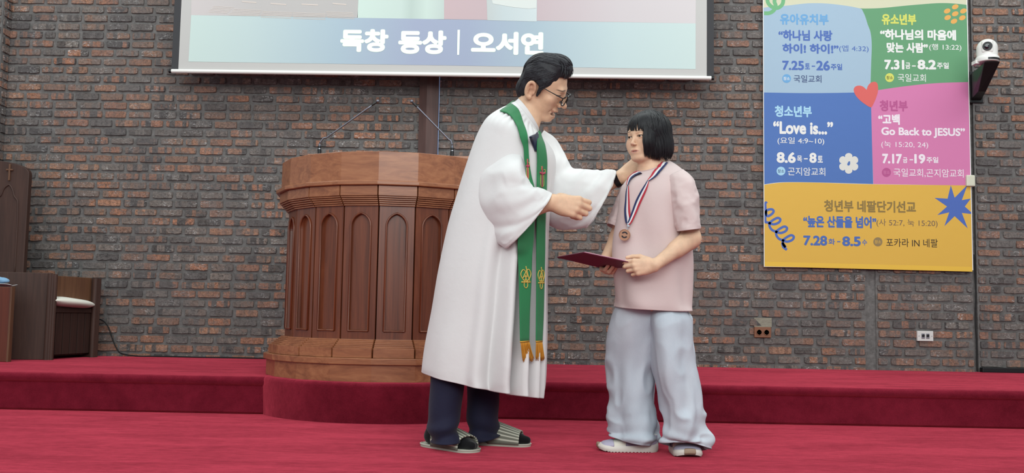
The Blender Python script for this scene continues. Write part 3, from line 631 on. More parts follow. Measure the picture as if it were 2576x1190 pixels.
b = MB(); b.slab(out[::-1], (0, 1, 0), .045); b.build('backrest', 'chair_wood', ch, bevel=.004)
P = [backpt(36, 700), backpt(44, 560), backpt(45, 520), backpt(44, 505), backpt(36, 493), backpt(32, 478), backpt(26, 467), backpt(20, 466), backpt(10, 475), backpt(2, 492), backpt(-6, 502), backpt(-8, 560), backpt(-8, 700)]
for q in P: q[1] = QY-.001
b = MB(); b.tube(crom(P, 60), .006, 0, 8); b.build('carved_arch', 'chair_wood', ch, smooth=True)
c0 = backpt(25, 434); b = MB(); b.box((c0[0]-.006, QY-.012, c0[2]-.058), (c0[0]+.006, QY+.002, c0[2]+.058)); b.box((c0[0]-.024, QY-.0118, c0[2]+.012), (c0[0]+.024, QY+.002, c0[2]+.024)); b.build('carved_cross', 'honey_wood', ch, bevel=.003)
b = MB(); b.prism([(-3.66, 6.16), (-3.40, 6.22), (-3.40, 6.48), (-3.70, 6.48)], .6, .65); b.build('seat', 'chair_wood', ch)
be = thing('clergy_bench', ((B0[0]+B1[0])/2-.12, 6.45, Z2), 'low dark wooden bench with slatted front against the brick wall', 'bench')
d = (B1-B0)/np.linalg.norm(B1-B0); n = np.array([-d[1], d[0]]); L = np.linalg.norm(B1-B0)
at2 = lambda s, k: B0+d*s+n*k
ztB = atY(180, 696, 6.5)[2]; zs = atY(180, 768, 6.4)[2]
b = MB()
for k in range(3): 
    c = at2(L-.035+.016*k, .012); b.prism([(c[0]+.018*math.cos(t), c[1]+.018*math.sin(t)) for t in np.linspace(0, 2*math.pi, 14, endpoint=False)], Z2, ztB-.004)
b.build('fluted_post', 'chair_wood', be)
b = MB(); vslab(b, at2(L-.03, .01), at2(L-.03, .21), Z2, ztB-.006, .04, -1); b.build('arm_panel', 'chair_wood', be, bevel=.003)
b = MB(); vslab(b, at2(.0, .22), at2(L, .22), Z2, ztB, .03); vslab(b, at2(.02, .045), at2(L-.03, .045), zs-.01, ztB-.002, .02); b.build('back_panel', 'honey_wood', be, bevel=.003)
b = MB()
for k in range(6):
    s0 = .01+(L-.04)*k/6; vslab(b, at2(s0+.003, .03), at2(s0+(L-.04)/6-.003, .03), Z2+.03, zs-.05, .018)
vslab(b, at2(.0, .05), at2(L-.03, .05), Z2+.02, zs-.03, .02); vslab(b, at2(0, .022), at2(L-.03, .022), zs-.05, zs-.02, .02); b.build('slatted_front', 'dark_wood', be, bevel=.002)
b = MB(); b.prism([tuple(at2(0, .03)), tuple(at2(L-.03, .03)), tuple(at2(L-.03, .22)), tuple(at2(0, .22))], zs-.03, zs-.012); b.build('seat', 'dark_wood', be)
# cushion: soft rounded pad poking out of the bench
M['cushion'] = plain('cushion_cloth', 'e9e6da', .85, bump=(120, .25, .002), sheen=.2)
G = []
for s in np.linspace(0, 1, 22):
    r = []; hh = .036*(1-(abs(2*s-1))**5*.8)*(1-.25*s); bulge = .062*(math.sin(math.pi*min(1, .12+s*.9)))**.7
    for t in np.linspace(0, 2*math.pi, 18, endpoint=False):
        q = at2(.015+(L-.035)*s, .012+.03-(.03+bulge)*max(0, math.cos(t))+.07*max(0, -math.cos(t))); r.append((q[0], q[1], zs+.030-.026*s+hh*math.sin(t)+.012*math.cos(t)*0))
    G.append(r)
b = MB(); b.grid(G, 0, True, True); tag(b.build('seat_cushion', 'cushion', smooth=True), 'white seat cushion on the low dark bench', 'cushion')
# wooden lectern edge at the far left with a blue cloth on it
LYf = 5.90; xq = atY(27, 800, LYf)[0]; ztl = atY(15, 722, LYf)[2]
le = thing('lectern', (xq-.25, LYf+.06, Z2), 'reddish wooden lectern cut off by the left edge of the photo', 'lectern')
b = MB(); b.box((xq-.6, LYf, Z2), (xq-.012, LYf+.035, ztl)); b.build('body', 'red_wood', le, bevel=.004)
b = MB(); b.box((xq-.012, LYf-.004, Z2), (xq, LYf+.035, ztl+.003)); b.build('edge_strip', 'honey_wood', le, bevel=.002)
b = MB(); xq2 = atY(18, 718, LYf)[0]; G = [[(xq2-.3+.3*u+.01*math.sin(v*7), LYf+.01+.1*v, ztl+.006+.006*math.sin(u*9+v*4)+.008*u) for v in np.linspace(0, 1, 12)] for u in np.linspace(0, 1, 14)]
M['paper'] = plain('paper_white', 'cfd3d6', .8); M['blue_cloth'] = plain('blue_cloth', '7fa6c6', .85, bump=(60, .4, .004))
b.grid(G); o = b.build('paper_sheet', 'paper', smooth=True); so = o.modifiers.new('s', 'SOLIDIFY'); so.thickness = .003
tag(o, 'white paper sheet on the lectern at far left', 'paper')
b = MB(); b.ball((xq2-.10, LYf+.06, ztl+.043), .05, 0, 24, (1.6, .8, .45)); o = b.build('folded_cloth', 'blue_cloth', smooth=True)
for v in o.data.vertices: v.co.z = max(v.co.z+.006*float(vnoise(np.array(v.co), 40)), 0.0)
tag(o, 'folded light blue cloth on the lectern at far left', 'cloth')
# ------------------------------------------------------------------ people: implicit-surface modeller
class Field:
    """signed distance on a rectilinear grid; smooth unions and cuts; meshed with surface nets"""
    def __init__(s, xs, ys, zs):
        s.ax = [np.asarray(a, np.float32) for a in (xs, ys, zs)]; s.D = np.full([len(a) for a in s.ax], .2, np.float32)
    def _win(s, lo, hi):
        sl = []
        for a, l, h in zip(s.ax, lo, hi):
            i, j = np.searchsorted(a, l), np.searchsorted(a, h); sl.append(slice(max(0, i-1), min(len(a), j+1)))
        return tuple(sl)
    def op(s, lo, hi, fn, k=.01, cut=False, pad=None):
        pad = max(k, .012) if pad is None else pad
        sl = s._win(np.array(lo)-pad, np.array(hi)+pad)
        if any(q.stop <= q.start for q in sl): return
        X = s.ax[0][sl[0]][:, None, None]; Y = s.ax[1][sl[1]][None, :, None]; Z = s.ax[2][sl[2]][None, None, :]
        d = fn(X, Y, Z).astype(np.float32); D = s.D[sl]
        if cut:
            d = -d; h = np.clip(.5-.5*(D-d)/k, 0, 1); s.D[sl] = D*(1-h)+d*h+k*h*(1-h)
        else:
            h = np.clip(.5+.5*(d-D)/k, 0, 1); s.D[sl] = d*(1-h)+D*h-k*h*(1-h)
    def cap(s, a, b, ra, rb=None, k=.01, cut=False):
        a = np.asarray(a, float); b = np.asarray(b, float); rb = ra if rb is None else rb; ba = b-a; L2 = max(ba@ba, 1e-9)
        def fn(X, Y, Z):
            t = np.clip(((X-a[0])*ba[0]+(Y-a[1])*ba[1]+(Z-a[2])*ba[2])/L2, 0, 1)
            return np.sqrt((X-a[0]-t*ba[0])**2+(Y-a[1]-t*ba[1])**2+(Z-a[2]-t*ba[2])**2)-(ra+(rb-ra)*t)
        r = max(ra, rb); s.op(np.minimum(a, b)-r, np.maximum(a, b)+r, fn, k, cut)
    def ell(s, c, r, A=None, k=.01, cut=False):
        c = np.asarray(c, float); r = np.asarray(r, float); A = np.eye(3) if A is None else A
        def fn(X, Y, Z):
            p = [((X-c[0])*A[0, i]+(Y-c[1])*A[1, i]+(Z-c[2])*A[2, i]) for i in range(3)]
            k0 = np.sqrt(sum((p[i]/r[i])**2 for i in range(3))); k1 = np.sqrt(sum((p[i]/r[i]**2)**2 for i in range(3)))
            return k0*(k0-1)/(k1+1e-9)
        e = np.sqrt(((A*r)**2).sum(1)); s.op(c-e, c+e, fn, k, cut)
    def mesh(s, smooth=1):
        D = s.D; I = D < 0; n = D.shape
        c = I[:-1, :-1, :-1].astype(np.uint8)
        tot = np.zeros([k-1 for k in n], np.uint8)
        for a in (0, 1):
            for b in (0, 1):
                for e in (0, 1): tot += I[a:n[0]-1+a, b:n[1]-1+b, e:n[2]-1+e]
        act = (tot > 0) & (tot < 8); ii, jj, kk = np.nonzero(act); N = len(ii)
        idx = np.full(act.shape, -1, np.int32); idx[ii, jj, kk] = np.arange(N)
        co = [(a, b, e) for a in (0, 1) for b in (0, 1) for e in (0, 1)]
        val = {q: D[ii+q[0], jj+q[1], kk+q[2]] for q in co}; acc = np.zeros((N, 3)); cnt = np.zeros(N)
        for q in co:
            for ax in range(3):
                if q[ax] == 0:
                    w = list(q); w[ax] = 1; w = tuple(w); va, vb = val[q], val[w]; m = (va < 0) != (vb < 0)
                    t = np.where(m, va/np.where(m, va-vb, 1), 0)
                    p = np.array(q, float)[None, :].repeat(N, 0); p[:, ax] = t; acc += p*m[:, None]; cnt += m
        f = acc/cnt[:, None]; V = np.zeros((N, 3))
        for ax, (ind, a) in enumerate(zip((ii, jj, kk), s.ax)): V[:, ax] = a[ind]+f[:, ax]*(a[ind+1]-a[ind])
        F = []
        for ax in range(3):
            o1, o2 = [(1, 2), (2, 0), (0, 1)][ax]
            A = np.take(I, range(n[ax]-1), ax); B = np.take(I, range(1, n[ax]), ax); e = np.argwhere(A != B)
            e = e[(e[:, o1] > 0) & (e[:, o2] > 0) & (e[:, o1] < n[o1]-1) & (e[:, o2] < n[o2]-1)]
            ins = A[e[:, 0], e[:, 1], e[:, 2]]
            def cell(d1, d2): q = e.copy(); q[:, o1] -= d1; q[:, o2] -= d2; return idx[q[:, 0], q[:, 1], q[:, 2]]
            Q = np.stack([cell(1, 1), cell(0, 1), cell(0, 0), cell(1, 0)], 1)
            Q[~ins] = Q[~ins][:, ::-1]; F.append(Q)
        F = np.concatenate(F); F = F[(F >= 0).all(1)]
        for _ in range(smooth):
            S = np.zeros_like(V); C = np.zeros(len(V))
            for a, b in ((0, 1), (1, 2), (2, 3), (3, 0)):
                np.add.at(S, F[:, a], V[F[:, b]]); np.add.at(C, F[:, a], 1)
            V = V*.5+.5*S/np.maximum(C, 1)[:, None]
        return V, F
def axis_grid(*segs):
    """(lo, hi, step) pieces joined"""
    return np.unique(np.round(np.concatenate([np.arange(a, b, h) for a, b, h in segs]), 6))
def normals(V, F):
    N = np.zeros_like(V); a, b, c, d = (V[F[:, i]] for i in range(4)); n = np.cross(c-a, d-b)
    for i in range(4): np.add.at(N, F[:, i], n)
    return N/(np.linalg.norm(N, axis=1)[:, None]+1e-12)
def frame(yaw, pitch, roll):
    f = np.array([math.cos(pitch)*math.cos(yaw), math.cos(pitch)*math.sin(yaw), math.sin(pitch)])
    r = np.cross(f, [0, 0, 1]); r /= np.linalg.norm(r); u = np.cross(r, f)
    return np.stack([r*math.cos(roll)-u*math.sin(roll), f, u*math.cos(roll)+r*math.sin(roll)], 1)
class Head:
    def __init__(s, c, yaw, pitch, roll, sc): s.c = np.array(c, float); s.A = frame(yaw, pitch, roll); s.s = sc
    def w(s, p): return s.c+s.A@(np.asarray(p, float)*s.s)
    def W(s, P): return s.c+(np.asarray(P, float)*s.s)@s.A.T
    def loc(s, P): return ((np.asarray(P)-s.c)@s.A)/s.s
def add_head(f, H, child=False, smile=False, ear=(0, 0)):
    S = H.s
    def E(c, r, k=.01, cut=False, rx=0):
        A = H.A
        if rx: A = A@np.array([[1, 0, 0], [0, math.cos(rx), -math.sin(rx)], [0, math.sin(rx), math.cos(rx)]])
        f.ell(H.w(c), np.array(r)*S, A, k*S, cut)
    def Cp(a, b, ra, rb=None, k=.01, cut=False): f.cap(H.w(a), H.w(b), ra*S, (ra if rb is None else rb)*S, k*S, cut)
    E((0, -.014, .036), (.076, .096, .082)) if child else E((0, -.003, .032), (.074, .079, .074)); E((0, .024, .012), (.067, .069, .078), .02)
    E((0, .034, -.05), (.058 if child else .054, .054, .056), .02)
    E((0, .076, -.099), (.024, .019, .017), .022)
    for x in (-1, 1):
        Cp((x*.056, -.004, -.048), (x*.024, .066, -.097), .019, .016, .022)
        E((x*(.0425 if child else .042), .060, -.030 if child else -.026), (.0265, .025, .028) if child else (.026, .024, .024), .02)
        E((x*.037, .056, -.054), (.025, .027, .029) if child else (.018, .02, .022), .022)
    by_, br_ = (.080, .009) if child else (.083, .0105)
    Cp((-.034, by_, .019), (.034, by_, .019), br_, None, .016)
    for x in (-1, 1):
        E((x*.032, .0965 if child else .094, .001), (.019, .012, .0105), .012, True)
        E((x*.0315, .0765, 0), (.0152, .0152, .0148), .004)
    nl = .66 if child else 1.0
    ns = .80 if child else 1.0
    Cp((0, .0845 if child else .090, .010), (0, .090+.021*nl, -.030), .0072*ns, .0092*ns, .012)
    E((0, .0955+.019*nl, -.0335), np.array([.0105, .0105, .0092])*ns, .007)
    for x in (-1, 1):
        E((x*.0122*ns, .099, -.0375), np.array([.0082, .0095, .0072])*ns, .006)
        E((x*.0062*ns, .103 if child else .106, -.0435), np.array([.0036, .005, .003])*ns, .003, True)
    # mouth mound, lips, and the parting between them
    E((0, .083 if child else .084, -.070), (.028, .0145 if child else .017, .02), .014)
    if smile:
        U = [(-.034, .074, -.0580), (-.020, .0905, -.0620), (0, .0965, -.0630), (.020, .0905, -.0620), (.034, .074, -.0580)]
        Lw = [(-.033, .075, -.0630), (-.020, .0880, -.0830), (0, .0930, -.0885), (.020, .0880, -.0830), (.033, .075, -.0630)]
        for a, b in zip(Lw, Lw[1:]): Cp(a, b, .0048, None, .007)
        for a, b in zip(U, U[1:]): Cp(a, b, .0040, None, .007)
        E((0, .094, -.0745), (.0335, .024, .0088), .003, True); 
        for x in (-1, 1): Cp((x*.020, .098, -.0735), (x*.032, .084, -.0635), .0055, .0030, .003, True)
        for x in (-1, 1): Cp((x*.024, .094, -.042), (x*.037, .074, -.066), .0022, .002, .008, True)
    else:
        U = [(-.0245, .0795, -.0680), (-.011, .0910, -.0640), (0, .0930, -.0648), (.011, .0910, -.0640), (.0245, .0795, -.0680)]
        Lw = [(-.0225, .080, -.0715), (-.011, .0890, -.0755), (0, .0912, -.0765), (.011, .0890, -.0755), (.0225, .080, -.0715)]
        for a, b in zip(U, U[1:]): Cp(a, b, .0036, None, .008)
        for a, b in zip(Lw, Lw[1:]): Cp(a, b, .0042, None, .008)
        E((0, .0985, -.0702), (.0175, .012, .0019), .003, True)
    # eyelid slits (the eyeballs sit behind them)
    op = .0034 if smile else .0038
    for x in (-1, 1): E((x*.0315, .0945, -.0012), (.0135, .012, op), .0022, True)
    # ears: a thin dish, a rolled rim and a hollow
    e0, e1 = ear
    for x in (-1, 1):
        Q = lambda a, k=1.0: (x*(.0825+.0055*max(0, -math.cos(a))-.003*max(0, math.cos(a))), -.010+e0+.0150*k*math.cos(a)-.004*math.sin(a), -.002+e1+(.0275 if math.sin(a) > 0 else .0285)*k*math.sin(a))
        E((x*.0785, -.008+e0, -.004+e1), (.0045, .0155, .0265), .006)
        an = np.radians(np.linspace(-88, -352, 26))
        for a, b in zip(an, an[1:]): Cp(Q(a), Q(b), .0042, None, .0055)
        E((x*.079, -.003+e0, -.031+e1), (.0062, .0085, .0085), .005)
        Cp(Q(rad(-140), .62), Q(rad(120), .55), .0032, .0028, .004)
        E((x*.0885, -.006+e0, -.006+e1), (.0085, .0070, .0105), .005, True); E((x*.0885, -.012+e0, .012+e1), (.0065, .0050, .0075), .005, True)
        E((x*.0800, .0055+e0, -.008+e1), (.0045, .0036, .0065), .004)
def hand(f, W, d, n, right, sc, curls, thumb, spread=.04, roll_n=None):
    """five-fingered hand: W wrist, d pointing to the fingers, n out of the palm; curls per finger (3 bends each)"""
    W = np.asarray(W, float); d = np.asarray(d, float); d /= np.linalg.norm(d); n = np.asarray(n, float); n -= d*(n@d); n /= np.linalg.norm(n)
    t = np.cross(d, n) if right else np.cross(n, d)
    P = lambda a, b, c: W+(d*a+t*b+n*c)*sc
    kn = [P(.092, .030, -.004), P(.096, .0105, -.007), P(.091, -.0095, -.006), P(.082, -.028, -.002)]
    wr = [P(.004, .015, 0), P(.0, .006, 0), P(.0, -.006, 0), P(.004, -.015, 0)]
    for a, b in zip(wr, kn): f.cap(a, b, .0155*sc, .0125*sc, .012*sc)
    f.ell(P(.045, -.004, .006), np.array([.042, .034, .014])*sc, np.stack([d, t, n], 1), .014*sc)
    f.ell(P(.032, .022, .012), np.array([.030, .016, .015])*sc, np.stack([d*.9+t*.43, t*.9-d*.43, n], 1), .012*sc)
    LN = [(.044, .026, .021), (.048, .030, .022), (.044, .028, .021), (.034, .021, .019)]; RD = [.0092, .0095, .009, .0082]
    tips = []
    for i in range(4):
        p = kn[i]; a = 0; dd = d+t*spread*(1.5-i)
        dd /= np.linalg.norm(dd)
        for j in range(3):
            a += curls[i][j]; q = p+(dd*math.cos(a)+n*math.sin(a))*LN[i][j]*sc
            f.cap(p, q, RD[i]*sc*(1.12-.10*j), RD[i]*sc*(1.04-.11*j), (.007 if j == 0 else .003)*sc)
            p = q
        tips.append(p)
    p = P(.026, .028, .010)
    for j, (L, r0, r1) in enumerate([(.044, .0135, .0112), (.034, .0112, .0100), (.026, .0100, .0082)]):
        v = np.array(thumb[j], float); v = d*v[0]+t*v[1]+n*v[2]; v /= np.linalg.norm(v); q = p+v*L*sc
        f.cap(p, q, r0*sc, r1*sc, (.012 if j == 0 else .003)*sc); p = q
    return tips
def skin_material(name):
    t = NT(name); a = t.n('Attribute', attribute_name='skin').outputs['Color']; o = t.obj()
    c = t.mix(1.0, a, t.ramp(t.noise(o, 35, 4), [(.3, 'ececec'), (.7, 'ffffff')]), 'MULTIPLY')
    t.p('Base Color', c); t.p('Roughness', .5); t.p('Specular IOR Level', .35)
    t.p('Subsurface Weight', .12); t.b.inputs['Subsurface Radius'].default_value = (.012, .005, .003); t.b.inputs['Subsurface Scale'].default_value = .6
    t.bump(t.noise(o, 240, 2), .08, .001); return t.m
M['skin'] = skin_material('skin')
def paint(o, cols):
    at = o.data.attributes.new('skin', 'FLOAT_COLOR', 'POINT'); at.data.foreach_set('color', np.concatenate([cols, np.ones((len(cols), 1))], 1).astype(np.float32).ravel())
def face_paint(V, H, base, lip, brow, child):
    C = np.tile(np.array(lin(base)[:3]), (len(V), 1)); q = H.loc(V)
    def mixin(w, c): C[:] = C*(1-w[:, None])+np.array(lin(c)[:3])*w[:, None]
    g = lambda c, r: np.exp(-(((q-np.array(c))/np.array(r))**2).sum(1))
    red = 'c98a78' if child else 'b87862'
    for x in (-1, 1): mixin(.35*g((x*.045, .075, -.03), (.024, .03, .02)), red)
    mixin(.35*g((0, .118, -.034), (.016, .014, .014)), red)
    for x in (-1, 1): mixin(.5*g((x*.084, -.01, -.004), (.012, .022, .03)), red)
    front = q[:, 1] > .075
    if child: lipm = front*(np.abs(q[:, 0]) < .026)*np.clip((.0105-(np.abs(q[:, 0])/.0255)**2*.0085-np.abs(q[:, 2]+.0700))/.0025, 0, 1)
    else:
        zl = -.0655+.0055*(q[:, 0]/.03)**2; zb = -.0855+.024*(q[:, 0]/.03)**2
        lipm = front*(np.abs(q[:, 0]) < .0305)*(q[:, 2] < zl+.0025)*(q[:, 2] > zb-.005)*1.0
    mixin(lipm*(.75 if child else .5), lip)
    for x in (-1, 1):
        u = (q[:, 0]*x-.033)/.021; zb = .0215+.0025*(1-u*u)-(.003*u)
        mixin((q[:, 1] > .05)*np.clip((1-u*u)*2, 0, 1)*np.clip(1.3-np.abs(q[:, 2]-zb)/.0032, 0, 1)*.8, brow)
        e = ((q[:, 0]*x-.0315)/.0165)**2+((q[:, 2]+.0)/.0068)**2
        mixin((q[:, 1] > .075)*(q[:, 2] > -.0022)*np.clip(1.25-np.abs(e-.72)/.5, 0, 1)*.85, '2a1d18')
    return C
M['eye_white'] = plain('eye_white', 'd9d3cd', .2); M['iris'] = plain('iris', '20130e', .12)
M['teeth'] = plain('teeth', 'd8cfc2', .3)
def eyes(H, parent, look):
    for x in (-1, 1):
        c = H.w((x*.0315, .0772, -.0008)); b = MB(); b.ball(c, .0128*H.s, 0, 20); e = b.build('eye', 'eye_white', parent, smooth=True)
        d = H.A@np.array(look, float); d /= np.linalg.norm(d)
        b = MB(); r = .0128*H.s
        u = np.cross(d, [0, 0, 1]); u /= np.linalg.norm(u); v = np.cross(u, d)
        G = [[c+d*math.sqrt(max(r*r*1.03-(q*r)**2, 0))+(u*math.cos(a)+v*math.sin(a))*q*r for a in np.linspace(0, 2*math.pi, 20, endpoint=False)] for q in (.64, .45, .2, .01)]
        b.grid(G, 0, True, True); b.build('iris', 'iris', e, smooth=True)
def hair_material(name, c0, c1, rough):
    t = NT(name); o = t.obj(); n = t.noise(t.scale(o, (1, 1, .25)), 150, 3, .7)
    t.p('Base Color', t.mix(n, lin(c0), lin(c1))); t.p('Roughness', rough); t.p('Specular IOR Level', .28)
    t.bump(n, .35, .002); return t.m
M['girl_hair'] = hair_material('black_bob', '0f0f12', '252529', .45)
M['hair'] = hair_material('black_hair', '19191d', '323238', .5)
def lock(b, path, w, th, nrm, n=9, s0=.35, k0=5):
    """flattened tapering hair lock along a path; nrm = outward direction at each point"""
    P = np.asarray(path, float); m = len(P); T = np.gradient(P, axis=0); T /= np.linalg.norm(T, axis=1)[:, None]+1e-12
    N = np.asarray(nrm, float); N = N-T*(N*T).sum(1)[:, None]; N /= np.linalg.norm(N, axis=1)[:, None]+1e-12; B = np.cross(T, N)
    u = np.linspace(0, 1, m); prof = np.minimum(1, s0+u*k0)*np.clip((1.02-u)*2.4, 0, 1)**.75
    G = [[P[i]+B[i]*w*prof[i]*math.cos(a)+N[i]*th*prof[i]*math.sin(a) for a in np.linspace(0, 2*math.pi, n, endpoint=False)] for i in range(m)]
    b.grid(G, 0, True, True)
# cloth lofts: each ring = (left px, py, right px, py, depth Y, half depth, near-side px shift x, y)
def rings(K, n, m, fold=None, sup=2.0):
    rows = []
    for k in K:
        k = list(k)+[0]*(9-len(k))
        x0, y0, x1, y1, Y, dh, bx, by, dl = k
        a, c = atY(x0, y0, Y+dl), atY(x1, y1, Y); mid = (a+c)/2; sh = atY((x0+x1)/2+bx, (y0+y1)/2+by, Y)-mid
        rows.append(np.stack([mid, (c-a)/2, np.array([0, dh, 0])-sh]))
    rows = crom(np.array(rows), n); ph = np.linspace(0, 2*math.pi, m, endpoint=False)
    c, s_ = np.cos(ph), np.sin(ph); e = 2/sup; cc = np.sign(c)*np.abs(c)**e; ss = np.sign(s_)*np.abs(s_)**e
    G = rows[:, 0][:, None]+rows[:, 1][:, None]*cc[None, :, None]+rows[:, 2][:, None]*ss[None, :, None]
    if fold is not None:
        du = np.gradient(G, axis=0); dv = np.roll(G, -1, 1)-np.roll(G, 1, 1); N = np.cross(dv, du); N /= np.linalg.norm(N, axis=2)[:, :, None]+1e-12
        out = ((G-rows[:, 0][:, None])*N).sum(2).mean(); N = N*(1 if out > 0 else -1)
        G = G+N*fold(np.linspace(0, 1, n)[:, None], ph[None, :], G)[:, :, None]
    return G
def shell(name, G, mat, parent, th=.004, cap0=False):
    b = MB(); b.grid(G, 0, True)
    if cap0: b.f.append(tuple(range(len(G[0])))[::-1]); b.m.append(0)
    o = b.build(name, mat, parent, smooth=True); s_ = o.modifiers.new('thickness', 'SOLIDIFY'); s_.thickness = th; s_.offset = -1; return o
def cloth_material(name, c, weave=420, rough=.8, var=.04, sheen=.15, wrinkle=.25, trans=0):
    t = NT(name); o = t.obj(); col = lin(c); nz = t.noise(o, 11, 4)
    t.p('Base Color', t.mix(nz, tuple(x*(1-var) for x in col[:3])+(1,), tuple(min(1, x*(1+var)) for x in col[:3])+(1,)))
    t.p('Roughness', rough); t.p('Specular IOR Level', .2); t.p('Sheen Weight', sheen)
    h = t.math('ADD', t.math('MULTIPLY', t.noise(o, weave, 2), .25), t.math('MULTIPLY', t.noise(o, 24, 3, .5, .4), 1.0)); t.bump(h, wrinkle, .006); return t.m
def bvh_of(o):
    me = o.data; off = ORG[o.name]
    return BVHTree.FromPolygons([tuple(np.array(v.co)+off) for v in me.vertices], [tuple(p.vertices) for p in me.polygons])
def drape(bv, px, py, Yg, lift):
    """point where the sight line of a photo pixel meets the cloth, lifted off it"""
    d = ray(px, py); h = bv.ray_cast(Vector(C0), Vector(d/np.linalg.norm(d)))
    if h[0] is None: h = bv.find_nearest(Vector(atY(px, py, Yg)))
    n = np.array(h[1]); 
    if n@d > 0: n = -n
    return np.array(h[0])+n*lift, n
# ------------------------------------------------------------------ the robed man
MYC = 3.95
mf = atZ(1195, 1128, 0); man = thing('person', (mf[0], MYC, 0), 'man in white robe and green stole bending towards the girl in pink', 'person')
HM = Head(atY(1361, 213, MYC), rad(-4), rad(-27.5), rad(22), 1.12)
hc = HM.c
p3 = lambda x, y, Y: atY(x, y, Y)
nb = p3(1318, 312, MYC+.01)                # base of the neck
shR, shL = p3(1262, 372, 3.87), p3(1356, 400, 4.06)
elR, wrR = p3(1285, 545, 3.745), p3(1388, 509, 3.715)
elL, wrL = p3(1468, 492, 4.04), p3(1563, 446, 3.985)
hip = p3(1218, 720, MYC+.01); chest = p3(1282, 460, MYC)
xr_m = (p3(1040, 900, MYC)[0], p3(1660, 900, MYC)[0])
f = Field(np.arange(p3(1180, 900, MYC)[0]-.20, p3(1650, 900, MYC)[0]+.06, .0025), np.arange(3.56, 4.22, .0025),
          axis_grid((-.0, p3(0, 640, MYC)[2], .007), (p3(0, 640, MYC)[2], hc[2]-.19, .0025), (hc[2]-.19, hc[2]+.2, .002)))
add_head(f, HM, smile=True, ear=(-.004, -.016))
f.cap(HM.w((0, -.016, -.045)), p3(1322, 302, MYC), .052, .054, .015)
f.cap(HM.w((0, .012, -.075)), p3(1334, 306, MYC), .036, .042, .015)
f.cap(p3(1312, 330, MYC), chest, .05, .10, .04); f.cap(chest, hip, .10, .12, .05); f.cap(p3(1300, 345, MYC), shR, .045, .04, .03); f.cap(p3(1310, 350, MYC), shL, .04, .036, .03)
f.cap(shR, elR, .038, .036, .03); f.cap(elR, wrR, .038, .0285, .02); f.cap(shL, elL, .036, .036, .02); f.cap(elL, wrL, .038, .0285, .02)
for s_, (kx, ky, ax, ay) in {-1: (1130, 900, 1116, 1060), 1: (1212, 900, 1214, 1055)}.items():
    Yk = 3.85 if s_ < 0 else 4.03; k_ = p3(kx, ky, Yk); a_ = p3(ax, ay, Yk); f.cap(hip+[0, s_*.08, -.02], k_, .085, .055, .04); f.cap(k_, a_, .055, .036, .02)
hand(f, wrR, (1, -.03, -.20), (.12, 1, -.16), True, 1.10, [(.55, 1.55, .7), (.6, 1.6, .7), (.62, 1.6, .7), (.6, 1.55, .7)], [(.75, .25, .65), (.95, -.15, .35), (.95, -.35, .1)], .05)
hand(f, wrL, (.80, .05, .58), (.32, .85, -.35), False, 1.06, [(.45, .6, .4), (.45, .6, .4), (.5, .6, .4), (.5, .6, .4)], [(.7, .35, .5), (.85, .2, .4), (.9, .1, .3)], .04)
V, Fq = f.mesh(1)
del f
cols = face_paint(V, HM, 'e9c0a0', 'c48672', '2b2320', False)
body = mkobj('body', V, Fq, 'skin', man, True); paint(body, cols)
tag(body)
eyes(HM, man, (.25, 1, -.25))
b = MB()
for k in range(-5, 6):   # upper row of teeth
    x0 = k*.0058; w = .0027
    pt = lambda x, z, d=0: HM.w((x, .0885-13*x*x+d, z))
    G = [[pt(x0+w*c*(1 if abs(c) < 1 else .9), z, -.0012*c*c) for c in (-1, -.5, 0, .5, 1)] for z in (-.0630, -.0690, -.0745-.0006*(k % 2))]
    b.grid(G)
b.build('teeth', 'teeth', man, smooth=True)
b = MB(); b.grid([[HM.w((x, .0800-12*x*x, z)) for x in np.linspace(-.031, .031, 13)] for z in (-.060, -.070, -.086)]); M['mouth'] = plain('mouth_inside', '5a2a28', .5); b.build('mouth_inside', 'mouth', man, smooth=True)
# hair: swept-back shell plus flattened locks
hf = Field(np.arange(hc[0]-.19, hc[0]+.19, .0025), np.arange(hc[1]-.19, hc[1]+.19, .0025), np.arange(hc[2]-.2, hc[2]+.22, .0025))
Hs = HM.s
hf.ell(HM.w((0, -.002, .036)), np.array([.081, .084, .083])*Hs, HM.A, .01); hf.ell(HM.w((0, .034, .090)), np.array([.058, .053, .044])*Hs, HM.A, .02)
hf.ell(HM.w((0, -.040, -.025)), np.array([.066, .043, .060])*Hs, HM.A, .02)
def cutplane(fd, H, n, c, k=.006, lo=None, hi=None):
    n = np.array(n, float); n /= np.linalg.norm(n); wn = H.A@n
    def fn(X, Y, Z): return -(((X-H.c[0])*wn[0]+(Y-H.c[1])*wn[1]+(Z-H.c[2])*wn[2])-c*H.s)
    fd.op(np.array([a[0] for a in fd.ax]), np.array([a[-1] for a in fd.ax]), fn, k, True)
def cutfn(fd, H, g, k=.005):
    def fn(X, Y, Z):
        p = [((X-H.c[0])*H.A[0, i]+(Y-H.c[1])*H.A[1, i]+(Z-H.c[2])*H.A[2, i])/H.s for i in range(3)]; return g(*p)*H.s
    fd.op(np.array([a[0] for a in fd.ax]), np.array([a[-1] for a in fd.ax]), fn, k, True)
